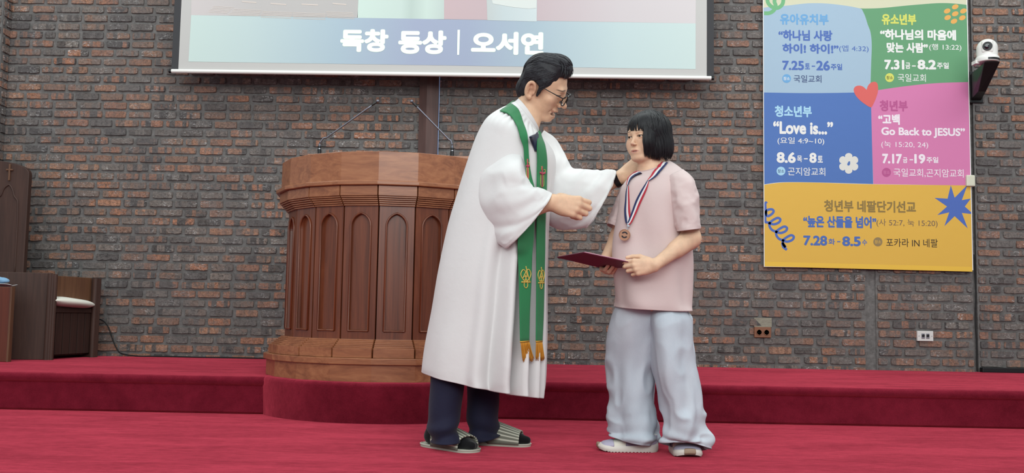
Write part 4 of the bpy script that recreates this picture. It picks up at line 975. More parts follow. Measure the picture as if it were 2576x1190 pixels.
# face side of the hairline, and everything below the ear-to-nape line
def face_cut(x, y, z):
    line = .012+.62*(z+.02)+.010*np.sin(np.clip(z, -.02, .08)*60)            # hairline y for a height z at the temple
    front = .087-5.0*x*x                                                      # rounded forehead hairline
    hl = np.where(z > .066, front+(z-.066)*1.8, np.minimum(line, .072)-0*x)
    return -(y-hl)
def low_cut(x, y, z): return (z-(-.052+.40*(y-.02)))
def ear_cut(x, y, z): return np.sqrt(((y+.012)/.026)**2+((z+.018)/.036)**2)*.028-.028+np.clip(.066-np.abs(x), 0, 1)
cutfn(hf, HM, face_cut, .006); cutfn(hf, HM, low_cut, .006); cutfn(hf, HM, ear_cut, .004)
hf.cap(HM.w((.0745, .020, .030)), HM.w((.0735, .016, -.028)), .011*Hs, .005*Hs, .008); hf.cap(HM.w((-.0745, .020, .030)), HM.w((-.0735, .016, -.028)), .011*Hs, .005*Hs, .008)
V, Fq = hf.mesh(1); N = normals(V, Fq); q = HM.loc(V)
s1 = q[:, 0]*1.0+q[:, 2]*.25; V = V+N*(.0022*vnoise(np.stack([s1*150, q[:, 1]*16+q[:, 2]*20, q[:, 2]*60], 1), 1, 3)+.0028*vnoise(np.stack([q[:, 0]*45, q[:, 1]*10, q[:, 2]*36], 1), 1, 5))[:, None]
hb = BVHTree.FromPolygons([tuple(p) for p in V], [tuple(map(int, r)) for r in Fq])
def onhair(bvt, p, lift):
    h = bvt.find_nearest(Vector(p)); n = np.array(h[1]); return np.array(h[0])+n*lift, n
b = MB(); b.v = [tuple(p) for p in V]; b.f = [tuple(map(int, r)) for r in Fq]; b.m = [0]*len(b.f)
rr = random.Random(11)
def comb(start, flow, L, steps, w, th, lift, wob=0.0, ph=0.0):
    """a lock that follows the hair surface from start along flow(q)"""
    p = HM.w(start); P = []; N_ = []
    for k in range(steps):
        q, n = onhair(hb, p, lift*math.sin(math.pi*min(1, .15+.85*k/steps))); P.append(q); N_.append(n)
        d = HM.A@np.array(flow(HM.loc(q)), float); d += np.cross(n, d)*wob*math.sin(k*1.1+ph); d -= n*(d@n); d /= np.linalg.norm(d)+1e-9; p = q+d*L*HM.s/steps
    lock(b, P, w*HM.s, th*HM.s, N_, 7)
def flow_top(q): return (q[0]*4, -1, -.15-.9*max(0, -q[1]-.02)*10)
def flow_side(q): return (0, -.75, -.66) if q[1] > -.06 else (0, -.15, -1)
for i in range(620):
    x0 = rr.uniform(-.075, .075); y0 = rr.uniform(-.075, .088); z0 = .125
    comb((x0, y0, z0), flow_top, rr.uniform(.06, .12), 9, rr.uniform(.0013, .0030), rr.uniform(.0008, .0014), rr.uniform(.0004, .0026), .30, rr.uniform(0, 6))
for i in range(460):
    sg = rr.choice((1, 1, -1)); y0 = rr.uniform(-.09, .06); z0 = rr.uniform(-.01, .085)
    if ((y0+.035)/.05)**2+((z0+.022)/.045)**2 < 1 : continue
    comb((sg*.095, y0, z0), flow_side, rr.uniform(.03, .06), 7, rr.uniform(.0012, .0024), rr.uniform(.0006, .0010), .0006, .2, rr.uniform(0, 6))
for i in range(60):   # wavy quiff rolling over the front hairline
    x0 = -.052+.104*i/59+rr.uniform(-.004, .004); pts = []; nr = []
    for u in np.linspace(0, 1, 11):
        y = .032+(.050+.010*math.sin(i*2.3))*math.sin(u*1.5)-4.5*x0*x0*u; z = .120+.006*math.sin(i*1.7)-.038*u**1.9-abs(x0)*.22*u; x = x0+.012*math.sin(u*4+i*.4)*u+.010*u*u
        pts.append(HM.w((x, y, z))); nr.append(HM.A@np.array([x*5, .4+u, .9-u*.5]))
    lock(b, pts, rr.uniform(.0018, .0038)*Hs, .0016*Hs, nr)
b.build('hair', 'hair', man, smooth=True)
# glasses
M['frame_dark'] = plain('frame_dark', '1b1a1c', .25); 
def glass_mat():
    t = NT('lens_clear'); t.p('Base Color', (1, 1, 1, 1)); t.p('Roughness', .02); t.p('Transmission Weight', 1.0); t.p('IOR', 1.06); t.p('Specular IOR Level', .8); return t.m
M['lens_clear'] = glass_mat()
b = MB()
for x in (-1, 1):
    c = np.array([x*.0335, .1125, -.008]); ring_ = []
    for a in np.linspace(0, 2*math.pi, 33): ring_.append(HM.w(c+np.array([.0215*math.cos(a)*1.04, -.012*abs(.5*math.cos(a)+x*0)**2-.004*x*math.cos(a), .0195*math.sin(a)])))
    b.tube(ring_, .0021*Hs, 0, 8, False)
    b.tube([HM.w((x*.056, .108, .002)), HM.w((x*.0655, .098, .004)), HM.w((x*.0765, .05, .007)), HM.w((x*.0800, .012, .010)), HM.w((x*.0795, -.002, .012))], [.0022*Hs, .0022*Hs, .0017*Hs, .0017*Hs, .0014*Hs], 0, 8)
b.tube([HM.w((-.0125, .113, -.004)), HM.w((-.006, .1175, 0)), HM.w((.006, .1175, 0)), HM.w((.0125, .113, -.004))], .0019*Hs, 0, 8)
gl = b.build('glasses', 'frame_dark', man, smooth=True)
for x in (-1, 1):
    c = np.array([x*.0335, .1115, -.008]); b = MB(); ang = np.linspace(0, 2*math.pi, 28, endpoint=False)
    for dy in (0, ): b.grid([[HM.w(c+np.array([.0212*math.cos(a)*1.04*k, -.003*math.cos(a)**2*k-.004*x*math.cos(a)*k+dy_, .0193*math.sin(a)*k])) for a in ang] for k, dy_ in ((.02, .0006), (1, 0), (1, -.001), (.02, -.0004))], 0, True, True)
    b.build('lens', 'lens_clear', gl, smooth=True)
# shirt collar and tie
M['shirt'] = cloth_material('white_shirt', 'dcd9d9', 300, wrinkle=.1); M['tie'] = cloth_material('navy_tie', '20263f', 500, .5, wrinkle=.1)
Kc = [(1304, 250, 1352, 322, 3.95, .066, 2, 2), (1300, 254, 1354, 328, 3.95, .071, 1, 3), (1289, 264, 1350, 348, 3.95, .092, -13, 6)]
G = rings(Kc, 14, 48); shell('shirt_collar', G, 'shirt', man, .003)
# robe
M['robe'] = cloth_material('white_robe', 'e0dfdf', 380, .75, .02, .1, .16)
Kr = [(1294, 258, 1353, 338, 3.95, .085, 2, 4), (1282, 264, 1358, 345, 3.95, .105, -2, 4), (1248, 284, 1376, 362, 3.95, .15, -4, 2), (1222, 306, 1391, 386, 3.95, .185, -4, 2), (1203, 340, 1397, 420, 3.955, .20, 0, 2), (1180, 405, 1391, 475, 3.955, .205, 0, 4), (1154, 485, 1381, 535, 3.955, .21, 0, 4), (1127, 575, 1377, 605, 3.955, .215, 0, 4),
      (1102, 685, 1375, 695, 3.955, .225, 0, 0), (1086, 785, 1373, 795, 3.955, .235, 0, 0), (1071, 870, 1370, 880, 3.955, .245, 0, -2), (1064, 915, 1366, 960, 3.955, .248, 0, 0), (1061, 933, 1360, 996, 3.955, .25, 6, 2)]
def robe_fold(u, p, G):
    dep = np.clip((u-.38)/.5, 0, 1)**1.1
    a = (p+math.pi/2)                     # 0 = towards the hall
    w = lambda c, s: np.exp(-(((a-c+math.pi) % (2*math.pi)-math.pi)/s)**2)
    pl = (.016*w(-.05, .10)-.030*w(.12, .09)+.034*w(.34, .085)-.030*w(.50, .06)+.030*w(.64, .06)-.034*w(.78, .05)+.028*w(.90, .05)-.024*w(1.02, .04)+.018*w(1.12, .05))
    gen = .0045*np.sin(a*9+2.0*u*3+1.0)*w(.2, 1.6)+.006*np.sin(a*5.0+.6)+.004*np.sin(a*13+u*6)*w(.6, .7)
    back = .007*np.sin(a*6-1.2)*w(-1.0, .9)
    sh = np.exp(-((u-.16)/.08)**2)*.0035*np.sin(a*34)*(w(-.3, .8))
    stp = -.020*(1+np.tanh((a+.02)/.05))*np.clip(1-np.abs(a)/1.6, 0, 1)
    return dep*(1.7*pl+gen+back+stp)+sh+.003*vnoise(np.stack(np.broadcast_arrays(u*7, np.cos(p)*2.2, np.sin(p)*2.2), -1), 1, 4)*(u > .1)
GR = rings(Kr, 150, 260, robe_fold, 2.15)
robe = shell('robe', GR, 'robe', man, .003)
bv = bvh_of(robe)
def sleeve_fold(seed, amp):
    def fn(u, p, G):
        e = .25+.75*np.sin(np.pi*np.clip(u, 0, 1))
        q = np.stack(np.broadcast_arrays(u*5.0, np.cos(p)*1.6+u*1.2, np.sin(p)*1.6), -1)
        rd = (1-np.abs(vnoise(q, 1, seed))*2.2)                       # ridged creases
        rd2 = (1-np.abs(vnoise(q*np.array([1.7, 1, 1])+3.3, 1.3, seed+1))*2.0)
        return amp*e*(rd*.75+rd2*.5+.5*np.sin(u*12+2.2*np.cos(p+seed)*2.0)-.4)
    return fn
def creases(L):
    def fn(u, p):
        q = (p+math.pi) % (2*math.pi)-math.pi; t = 0
        for u0, p0, u1, p1, wd, am in L:
            du, dp = u1-u0, (p1-p0)/3; k = np.clip(((u-u0)*du+(q-p0)/3*dp)/(du*du+dp*dp), 0, 1)
            r = np.sqrt((u-u0-k*du)**2+((q-p0)/3-k*dp)**2); t = t+am*np.exp(-(r/wd)**2)*(1-.5*np.abs(2*k-1))
        return t
    return fn
cr1 = creases([(.60, -.1, .46, -1.3, .045, -.016), (.72, -.35, .52, -2.1, .06, .011), (.86, -1.2, .62, -2.5, .045, -.010), (.30, -.3, .50, -1.7, .07, .008), (.92, -.7, .74, -1.8, .04, .007), (.12, -1.0, .40, -2.4, .05, -.007)])
cr2 = creases([(.42, -.1, .30, -1.5, .045, -.014), (.56, -.2, .50, -1.6, .05, .010), (.68, -.1, .66, -1.2, .035, -.008), (.80, -.4, .60, -2.2, .05, .009), (.90, -1.0, .70, -2.6, .045, -.007), (.25, -.6, .35, -2.3, .05, .009)])
Ks = [(1240, 316, 1288, 296, 3.96, .04, 0, 0, .03), (1210, 350, 1299, 326, 3.90, .055, 0, 0, .12), (1188, 400, 1311, 368, 3.865, .06, 0, 0, .15), (1172, 470, 1321, 414, 3.795, .074, 0, 0, .19), (1184, 537, 1331, 452, 3.76, .08, 0, 0, .16), (1222, 584, 1346, 472, 3.74, .08, 4, 4, .08), (1250, 610, 1366, 481, 3.725, .075, 8, 6, .03), (1268, 620, 1383, 486, 3.722, .07, 10, 8), (1272, 621, 1387, 487, 3.72, .068, 11, 8)]
sf1, sf2 = sleeve_fold(2, .007), sleeve_fold(6, .007)
SR = rings(Ks, 110, 140, lambda u, p, G: sf1(u, p, G)+cr1(u, p), 2.0); sl = shell('robe_sleeve', SR, 'robe', man, .003)
Kl = [(1318, 420, 1368, 330, 4.06, .06), (1335, 450, 1398, 352, 4.10, .085), (1345, 500, 1414, 385, 4.09, .095), (1358, 545, 1432, 418, 4.06, .10), (1385, 567, 1466, 430, 4.03, .10), (1420, 577, 1500, 428, 4.0, .092), (1452, 577, 1528, 430, 3.97, .08, 4, 6), (1470, 572, 1545, 432, 3.955, .07, 8, 8), (1473, 570, 1547, 433, 3.95, .07, 8, 8)]
SL = rings(Kl, 100, 130, lambda u, p, G: sf2(u, p, G)+cr2(u, p), 2.1); shell('robe_sleeve', SL, 'robe', man, .003)
def strip(rows, Yg, lift, nu=60, nv=8, bvx=None):
    """cloth band lying over a garment without following its small folds: rows of (left x, y, right x, y) in photo pixels"""
    R_ = crom(rows, nu); ts = np.linspace(0, 1, nv); Q = []; Dn = []
    for r in R_:
        a, c = np.array(r[:2]), np.array(r[2:4]); px = [a+(c-a)*t for t in ts]
        dd = np.array([np.linalg.norm(drape(bvx or bv, *p, Yg, lift)[0]-C0) for p in px]); ln = dd[0]+(dd[-1]-dd[0])*ts
        ln = ln+min(0, (dd-ln).min()); Q.append([ray(*p)/np.linalg.norm(ray(*p)) for p in px]); Dn.append(.75*ln+.25*np.minimum(dd, ln))
    Dn = np.array(Dn); base = Dn.copy()
    for _ in range(4):
        Dn[1:-1] = .5*Dn[1:-1]+.25*(Dn[:-2]+Dn[2:]); Dn = np.minimum(Dn, base+.0005)
    return C0+np.array(Q)*Dn[:, :, None]
M['stole'] = cloth_material('green_stole', '2d7a4c', 260, .7, .05, .2, .2)
M['gold'] = plain('gold_thread', 'd3b45a', .45, .2, bump=(300, .4, .001)); M['fringe'] = plain('gold_fringe', 'dfa03a', .7)
M['red_thread'] = plain('red_thread', 'b0475a', .6)
near = [(1257, 279, 1288, 261), (1281, 288, 1305, 277), (1300, 315, 1317, 311), (1309, 347, 1326, 336), (1317, 372, 1329, 368), (1319, 402, 1331, 401), (1324, 434, 1336, 440), (1316, 480, 1345, 480), (1306, 540, 1345, 540), (1303, 600, 1343, 600), (1303, 640, 1339, 640), (1305, 700, 1337, 700), (1307, 780, 1333, 780), (1309, 862, 1331, 860)]
far = [(1354, 333, 1360, 333), (1353, 345, 1363, 345), (1351, 369, 1371, 366), (1352, 401, 1376, 401), (1351, 442, 1376, 442), (1351, 478, 1375, 478), (1350, 560, 1372, 560), (1349.5, 640, 1371, 640), (1349.5, 726, 1369, 726), (1349, 800, 1367, 800), (1348.5, 861, 1364, 860)]
GN = strip(near, 3.80, .021, 90, 12); GF = strip(far, 3.86, .018, 80, 10)
def band(name, G, mat, th=.004):
    b = MB(); b.grid(G); o = b.build(name, mat, man, smooth=True); s_ = o.modifiers.new('thickness', 'SOLIDIFY'); s_.thickness = th; s_.offset = 0; return o
# behind the neck the two panels meet
st = band('stole', np.concatenate([GN]), 'stole'); st2 = band('stole', GF, 'stole')
ctl = np.array([[GN[0][1+k] for k in range(10)], [p3(1272+2.2*k, 268-1.6*k, 3.93+.004*k) for k in range(10)], [p3(1290+2*k, 268-k, 4.03) for k in range(10)], [p3(1330+1.2*k, 300-k, 4.10) for k in range(10)], [GF[0][k]+np.array([0, .06, .01]) for k in range(10)], [GF[0][k] for k in range(10)]])
band('stole_neck', crom(ctl, 30), 'stole')
def fringe(par, G, px0, px1, py, seed):
    r2 = random.Random(seed); b = MB(); e = G[-1]; a_, c_ = e[0], e[-1]
    lo0, lo1 = drape(bv, px0, py, 3.8, .012)[0], drape(bv, px1, py, 3.8, .012)[0]
    for i in range(46):
        t = (i+r2.random())/46; p0 = a_+(c_-a_)*t; p1 = lo0+(lo1-lo0)*t+np.array([r2.gauss(0, .002), r2.gauss(0, .002), r2.gauss(0, .003)])
        off = np.array([0, -.003*r2.random(), 0]); b.tube(crom([p0+[0, 0, .006], p0*.5+p1*.5+off+[r2.gauss(0, .0012), 0, 0], p1+off], 6), [.0011]*6, 0, 5)
    b.tube([a_+[0, -.001, .003], c_+[0, -.001, .003]], .0025, 0, 8); b.grid([[a_+(c_-a_)*t+np.array([0, .001, .004])+((lo0+(lo1-lo0)*t)-(a_+(c_-a_)*t))*v*.93+np.array([0, .0015*math.sin(t*60), 0]) for t in np.linspace(0, 1, 30)] for v in np.linspace(0, 1, 5)]); return b.build('fringe', 'fringe', par, smooth=True)
fringe(st, GN, 1318, 1346, 907, 1); fringe(st2, GF, 1350, 1368, 905, 2)
def gridbvh(*Gs):
    v, f_ = [], []
    for G in Gs:
        m = MB(); m.grid(G); o = len(v); v += m.v; f_ += [tuple(i+o for i in q) for q in m.f]
    return BVHTree.FromPolygons(v, f_)
bst = gridbvh(GN, GF)
def sew(b, pts, r, mi=0, lift=.003, sc=(1, 1)):
    P = [drape(bst, x, y, 3.8, lift)[0] for x, y in crom(pts, max(2, len(pts)*4))]; b.tube(P, r, mi, 6)
def emblem(cx, cy, w, par):   # gold crest low on the stole: open heart, spire and cross
    b = MB(); k = w/12.0; m = lambda L: [(cx+x*k, cy+y) for x, y in L]
    sew(b, m([(-1, 14), (-10, 2), (-12, -8), (-7, -17), (-1, -13), (6, 2)]), .0020); sew(b, m([(1, 14), (9, 4), (12, -8), (7, -18), (1, -13), (-8, 6)]), .0020)
    sew(b, m([(0, -26), (3, -12), (9, 12)]), .0022); sew(b, m([(-11, 14), (11, 14)]), .003); sew(b, m([(-7, 9), (6, 9)]), .002); sew(b, m([(0, -4), (0, 12)]), .0024); sew(b, m([(-5, 0), (5, 0)]), .002)
    sew(b, m([(-4, 15), (-4, 24), (0, 29), (4, 24), (4, 15)]), .0018); b.build('crest', 'gold', par, smooth=True)
emblem(1322, 696, 12.5, st); emblem(1360, 698, 8, st2)
def cross_(cx, cy, k, par):
    b = MB(); m = lambda L: [(cx+x*k, cy+y) for x, y in L]
    sew(b, m([(0, -28), (0, 25)]), .0026, 0); sew(b, m([(-6, -12), (0, -9), (7, -11)]), .0045, 0); b.build('cross', 'red_thread', par, smooth=True)
    b = MB(); sew(b, m([(4, -19), (8, -19), (8, -12)]), .0012); sew(b, m([(-4, -6), (-4, 19), (0, 24)]), .0011); sew(b, m([(4, -6), (4, 19), (0, 24)]), .0011); sew(b, m([(-2, -28), (-2, -18)]), .001); b.build('gold_outline', 'gold', par, smooth=True)
cross_(1362.5, 446, .95, st2); cross_(1326.5, 428, .55, st)
G = strip([(1333, 345, 1352, 333), (1338, 358, 1354, 344), (1343, 370, 1351, 364), (1346, 380, 1349, 379)], 3.85, .012, 12, 6); band('tie', G, 'tie', .008)
# trousers, socks, slippers
M['trousers'] = cloth_material('navy_trousers', '23243a', 320, .75, .08, .1, .35)
def leg_fold(seed):
    return lambda u, p, G: (.006+.010*np.clip((u-.55)/.45, 0, 1))*(np.sin(u*20+1.7*np.sin(p+seed))*np.clip(u*1.3-.3, 0, 1)*.8+.5*np.sin(2*p+seed+3*u))
Y1_, Y2_ = 3.855, 4.03
G = rings([(1100, 830, 1175, 830, Y1_, .05), (1088, 900, 1168, 900, Y1_, .06), (1086, 960, 1165, 960, Y1_, .072), (1082, 1020, 1159, 1020, Y1_, .072), (1077, 1060, 1152, 1060, Y1_, .072), (1079, 1085, 1152, 1085, Y1_, .068), (1080, 1115, 1153, 1112, Y1_, .066)], 60, 60, leg_fold(1)); shell('trouser_leg', G, 'trousers', man, .003)
G = rings([(1178, 830, 1250, 830, Y2_, .06), (1175, 900, 1256, 900, Y2_, .07), (1175, 970, 1255, 970, Y2_, .072), (1176, 1040, 1254, 1040, Y2_, .072), (1180, 1080, 1252, 1076, Y2_, .070), (1181, 1108, 1258, 1094, Y2_, .066, -2, 5)], 60, 60, leg_fold(4)); shell('trouser_leg', G, 'trousers', man, .003)
M['sock'] = cloth_material('black_sock', '141417', 300, .9); M['slipper'] = None
def slipper_material():
    t = NT('striped_slipper'); uv = t.n('UVMap', uv_map='UVMap').outputs[0]; s_ = t.n('SeparateXYZ'); t.t.links.new(uv, s_.inputs[0])
    w = t.math('FRACT', t.math('MULTIPLY', s_.outputs[0], 13.0)); c = t.ramp(w, [(.0, '77786c'), (.56, '808274'), (.62, 'd3d3c2'), (.94, 'd3d3c2'), (1, '77786c')])
    t.p('Base Color', c); t.p('Roughness', .85); t.bump(w, .3, .002); return t.m
M['slipper'] = slipper_material(); M['slipper_sole'] = plain('slipper_sole', 'b9b6a8', .7); M['slipper_edge'] = plain('slipper_edge', 'c6c4b6', .8)
def slipper(heel, toe, par, zt=0):
    heel = np.array(heel); toe = np.array(toe); d = toe-heel; L = np.linalg.norm(d); d /= L; s_ = np.array([d[1], -d[0], 0]); up = np.array([0, 0, 1.])
    hw = lambda u: .046*math.sqrt(max(0, 1-(1-min(1, min(u/.22, (1-u)/.20)))**2))*(.84+.24*u)*(L/.26)
    us = (1-np.cos(np.linspace(0, math.pi, 44)))/2; lo = [heel+d*u*L+s_*hw(u) for u in us]+[heel+d*u*L-s_*hw(u) for u in us[::-1]]
    b = MB(); b.grid([[p+up*z for p in lo] for z in (.0, .010)], 0, True, True); so = b.build('slipper_sole', 'slipper_sole', par, auto=40)
    b = MB(); b.tube([p+up*.0105 for p in lo]+[lo[0]+up*.0105, lo[1]+up*.0105], .0028, 0, 6, False); b.build('edge_binding', 'slipper_edge', so, smooth=True)
    # sock foot
    f = Field(np.arange(min(heel[0], toe[0])-.06, max(heel[0], toe[0])+.06, .004), np.arange(min(heel[1], toe[1])-.07, max(heel[1], toe[1])+.07, .004), np.arange(-.01, .16, .004))
    P = lambda u, v, z: heel+d*u*L+s_*v+up*z
    f.cap(P(.17, 0, .040), P(.45, 0, .040), .030, .028, .02); f.cap(P(.45, 0, .040), P(.76, .006, .032), .028, .021, .03); f.cap(P(.5, -.010, .036), P(.78, -.018, .028), .022, .017, .03); f.cap(P(.78, .008, .031), P(.945, .010, .026), .021, .016, .02); f.cap(P(.78, -.014, .028), P(.91, -.018, .024), .018, .013, .02)
    f.cap(P(.22, 0, .05), P(.26, 0, .14), .032, .034, .03)
    V, Fq = f.mesh(1); mkobj('sock', V, Fq, 'sock', par, True)
    # vamp
    G = []; uvv = []
    for u in np.linspace(.30, .84, 16):
        h = .094-.046*((u-.30)/.54)**1.1; w = hw(u)*1.05; row = []
        for t in np.linspace(0, math.pi, 26):
            c_, s2 = math.cos(t), math.sin(t); row.append(P(u+(.03*(1-s2) if u < .55 else 0), w*np.sign(c_)*abs(c_)**.75, .010+h*s2**.8))
        G.append(row)
    b = MB(); b.grid(G); o = b.build('slipper_vamp', 'slipper', par, smooth=True); uvl = o.data.uv_layers.new(name='UVMap')
    for pl in o.data.polygons:
        for li, vi in zip(pl.loop_indices, pl.vertices): uvl.data[li].uv = ((vi % 26)/25.0, (vi//26)/15.0)
    m_ = o.modifiers.new('thickness', 'SOLIDIFY'); m_.thickness = .005
h1, t1 = atZ(1064, 1119, 0), atZ(1199, 1139, 0); slipper(h1, t1, man)
h2, t2 = atZ(1182, 1116, 0), atZ(1335, 1123, 0); slipper(h2, t2, man)
# wrist watch on the reaching arm
M['watch_band'] = plain('watch_band', '1a191b', .35); d = wrL-elL; d /= np.linalg.norm(d); c = wrL-d*.020
a1 = np.cross(d, [0, 1, 0]); a1 /= np.linalg.norm(a1); a2 = np.cross(d, a1)
b = MB(); b.grid([[c+d*u+(a1*math.cos(t)+a2*math.sin(t))*(.0315+r) for t in np.linspace(0, 2*math.pi, 32, endpoint=False)] for u, r in ((-.011, 0), (-.011, .003), (.011, .003), (.011, 0))], 0, True); wb = b.build('watch_band', 'watch_band', man, auto=40)
b = MB()
for t in (rad(200), rad(245), rad(290), rad(320)): 
    q = c+(a1*math.cos(t)+a2*math.sin(t))*.0355; b.tube([q-d*.0115, q+d*.0115], .0018, 0, 6)
b.build('metal_link', 'chrome', wb)
# ------------------------------------------------------------------ the girl
GYC = 3.88
gf = atZ(1640, 1138, 0); girl = thing('person', (gf[0], GYC, 0), 'girl with black bob in pink T-shirt and wide pale jeans receiving a medal', 'person')
HG = Head(atY(1626.5, 345, 3.865), rad(223), rad(-6), rad(0), .86)
hc = HG.c
nb = p3(1640, 438, 3.885); chest = p3(1648, 540, 3.89); hip = p3(1640, 740, 3.90)
shL_, shR_ = p3(1718, 480, 3.825), p3(1592, 492, 3.955)
elL_, wrL_ = p3(1738, 600, 3.79), p3(1648, 667, 3.695); elR_, wrR_ = p3(1553, 600, 4.0), p3(1521, 656, 3.955)
f = Field(np.arange(p3(1478, 800, GYC)[0], p3(1790, 800, GYC)[0], .0025), np.arange(3.58, 4.10, .0025),
          axis_grid((0, p3(0, 715, GYC)[2], .007), (p3(0, 715, GYC)[2], hc[2]-.13, .0022), (hc[2]-.13, hc[2]+.14, .0016)))
add_head(f, HG, child=True)
f.cap(HG.w((0, -.025, -.05)), nb, .044, .046, .02); f.cap(HG.w((0, -.04, -.04)), p3(1650, 432, 3.895), .040, .044, .02); f.cap(HG.w((0, .02, -.085)), nb+np.array([-.012, -.01, 0]), .028, .038, .03)
f.cap(nb, chest, .045, .078, .04); f.cap(chest, hip, .085, .09, .05); f.cap(p3(1645, 462, 3.89), shL_, .036, .038, .03); f.cap(p3(1640, 466, 3.89), shR_, .036, .036, .03)
f.cap(shL_, elL_, .042, .036, .02); f.cap(elL_, wrL_, .037, .0225, .015); f.cap(shR_, elR_, .042, .034, .02); f.cap(elR_, wrR_, .034, .0225, .015)
m_ = (elL_*.6+wrL_*.4); f.cap(elL_, m_, .037, .034, .015)
for (kx, ky, ax, ay, Yk, s_) in ((1595, 930, 1600, 1070, 3.97, 1), (1690, 930, 1722, 1075, 3.86, -1)):
    k_ = p3(kx, ky, Yk); a_ = p3(ax, ay, Yk); f.cap(hip+[-s_*.05, s_*.04, -.02], k_, .07, .048, .04); f.cap(k_, a_, .048, .034, .02)
hand(f, wrL_, (-1, .04, -.14), (.10, 1, -.02), False, .84, [(.45, .85, .6), (.55, .95, .6), (.65, 1.0, .6), (.75, 1.05, .6)], [(.80, .50, .30), (.97, .12, .1), (.98, -.05, .1)], .05)
hand(f, wrR_, (.10, -.80, -.55), (.25, .25, .95), True, .84, [(.5, .75, .5), (.55, .8, .5), (.6, .8, .5), (.6, .8, .5)], [(.6, .7, .4), (.8, .3, .4), (.9, .1, .3)], .05)
V, Fq = f.mesh(1); del f
cols = face_paint(V, HG, 'eec7a8', 'cf8f84', '3a2d28', True)
body = mkobj('body', V, Fq, 'skin', girl, True); paint(body, cols)
gb = BVHTree.FromPolygons([tuple(p) for p in V], [tuple(map(int, r)) for r in Fq])
def outside(p, lift):
    h = gb.find_nearest(Vector(p)); l_, n = np.array(h[0]), np.array(h[1]); return p if (p-l_)@n > lift else l_+n*lift
eyes(HG, girl, (.15, 1, .02))
b = MB(); b.grid([[HG.w((x, .0905-14*x*x, z)) for x in np.linspace(-.011, .011, 9)] for z in (-.0672, -.0705, -.0728)]); b.build('teeth', 'teeth', girl, smooth=True)
# hair: black bob with a fringe
HH = Head(HG.c+np.array([.005, 0, 0]), rad(226), rad(-6), rad(0), .86)
hf = Field(np.arange(hc[0]-.15, hc[0]+.15, .0022), np.arange(hc[1]-.15, hc[1]+.15, .0022), np.arange(hc[2]-.15, hc[2]+.15, .0022)); Hs = HH.s
hf.ell(HH.w((0, -.018, .034)), np.array([.095, .116, .096])*Hs, HH.A, .01); hf.ell(HH.w((0, -.030, -.040)), np.array([.100, .100, .085])*Hs, HH.A, .03)
def g_cut(x, y, z):
    edge = .044-.040*np.clip(x/.03, 0, 1)-.020*np.clip((z+.02)/.07, 0, 1)+.018*np.clip((-.06-z)/.05, 0, 1)
    inside = np.maximum(np.maximum(x-.081, -x-(.058+.010*np.clip((-z)/.08, 0, 1))), np.maximum(z-.058, -(y-edge)))
    return inside
def g_low(x, y, z): return z+.106-.16*np.clip(y, -.09, .09)*0-.022*np.clip(-y/.09, 0, 1)*0+.004*np.sin(x*130)+.004*np.sin(y*110+1)
def g_neck(x, y, z): return np.maximum(np.sqrt(x*x+(y+.012)**2)-.056, z+.045)
cutfn(hf, HH, g_cut, .010); cutfn(hf, HH, g_low, .004); cutfn(hf, HH, g_neck, .008)
V, Fq = hf.mesh(1); N = normals(V, Fq); q = HH.loc(V); ang = np.arctan2(q[:, 0], q[:, 1]+.01)
V = V+N*(.0016*vnoise(np.stack([ang*26, q[:, 2]*9, q[:, 2]*0], 1), 1, 3)+.0022*vnoise(np.stack([ang*9, q[:, 2]*7, q[:, 2]*0+3], 1), 1, 5))[:, None]
b = MB(); b.v = [tuple(p) for p in V]; b.f = [tuple(map(int, r)) for r in Fq]; b.m = [0]*len(b.f)
rr = random.Random(5)
def hshell(a, z, lift):   # outline of the bob at bearing a (0 = nose) and height z
    if z > .02: k = math.sqrt(max(0.0, 1-((z-.034)/.096)**2)) if z > .034 else 1; rx, ry, oy = .095*k, .116*k, -.018
    else:
        k = math.sqrt(max(.2, 1-((z+.040)/.085)**2*.35)); t = min(1, (.02-z)/.04); rx, ry, oy = (.095*(1-t)+.0995*k*t), (.116*(1-t)+.0995*k*t), -.018-.012*t
    return np.array([(rx+lift)*math.sin(a), oy+(ry+lift)*math.cos(a), z])
for i in range(520):   # long locks hanging from the crown round sides and back
    a = rr.uniform(1.25, 2*math.pi-.64); z0 = rr.uniform(.03, .125); z1 = -.100-rr.uniform(0, .016)-.006*math.cos(a); pts = []; nr = []
    for u in np.linspace(0, 1, 12):
        z = z0+(z1-z0)*u; aa = a+.05*math.sin(u*3+i); p = hshell(aa, z, .0015+.003*rr.random()*0+.002*math.sin(i)-.006*max(0, u-.8)*4); pts.append(HH.w(p)); nr.append(HH.A@np.array([math.sin(aa), math.cos(aa), .3*(1-u)]))
    lock(b, pts, rr.uniform(.0018, .0042)*Hs, rr.uniform(.001, .0018)*Hs, nr)
for i in range(64):    # fringe
    a = -.86+1.72*i/63+rr.uniform(-.03, .03)
    if any(abs(a-g_) < .035 for g_ in (.38, -.15)): continue
    pts = []; nr = []; zl = .020+rr.uniform(-.006, .008)-.012*(abs(a)/.86)**3
    for u in np.linspace(0, 1, 11):
        z = .112+(zl-.112)*u**1.15; aa = a*(.55+.45*min(1, u*1.6)); p = hshell(aa, max(z, .0), .0015) if z > .02 else hshell(aa, z, .001)
        pts.append(HH.w(p)); nr.append(HH.A@np.array([math.sin(aa), math.cos(aa), .5*(1-u)]))
    lock(b, pts, rr.uniform(.0030, .0058)*Hs, .0018*Hs, nr)
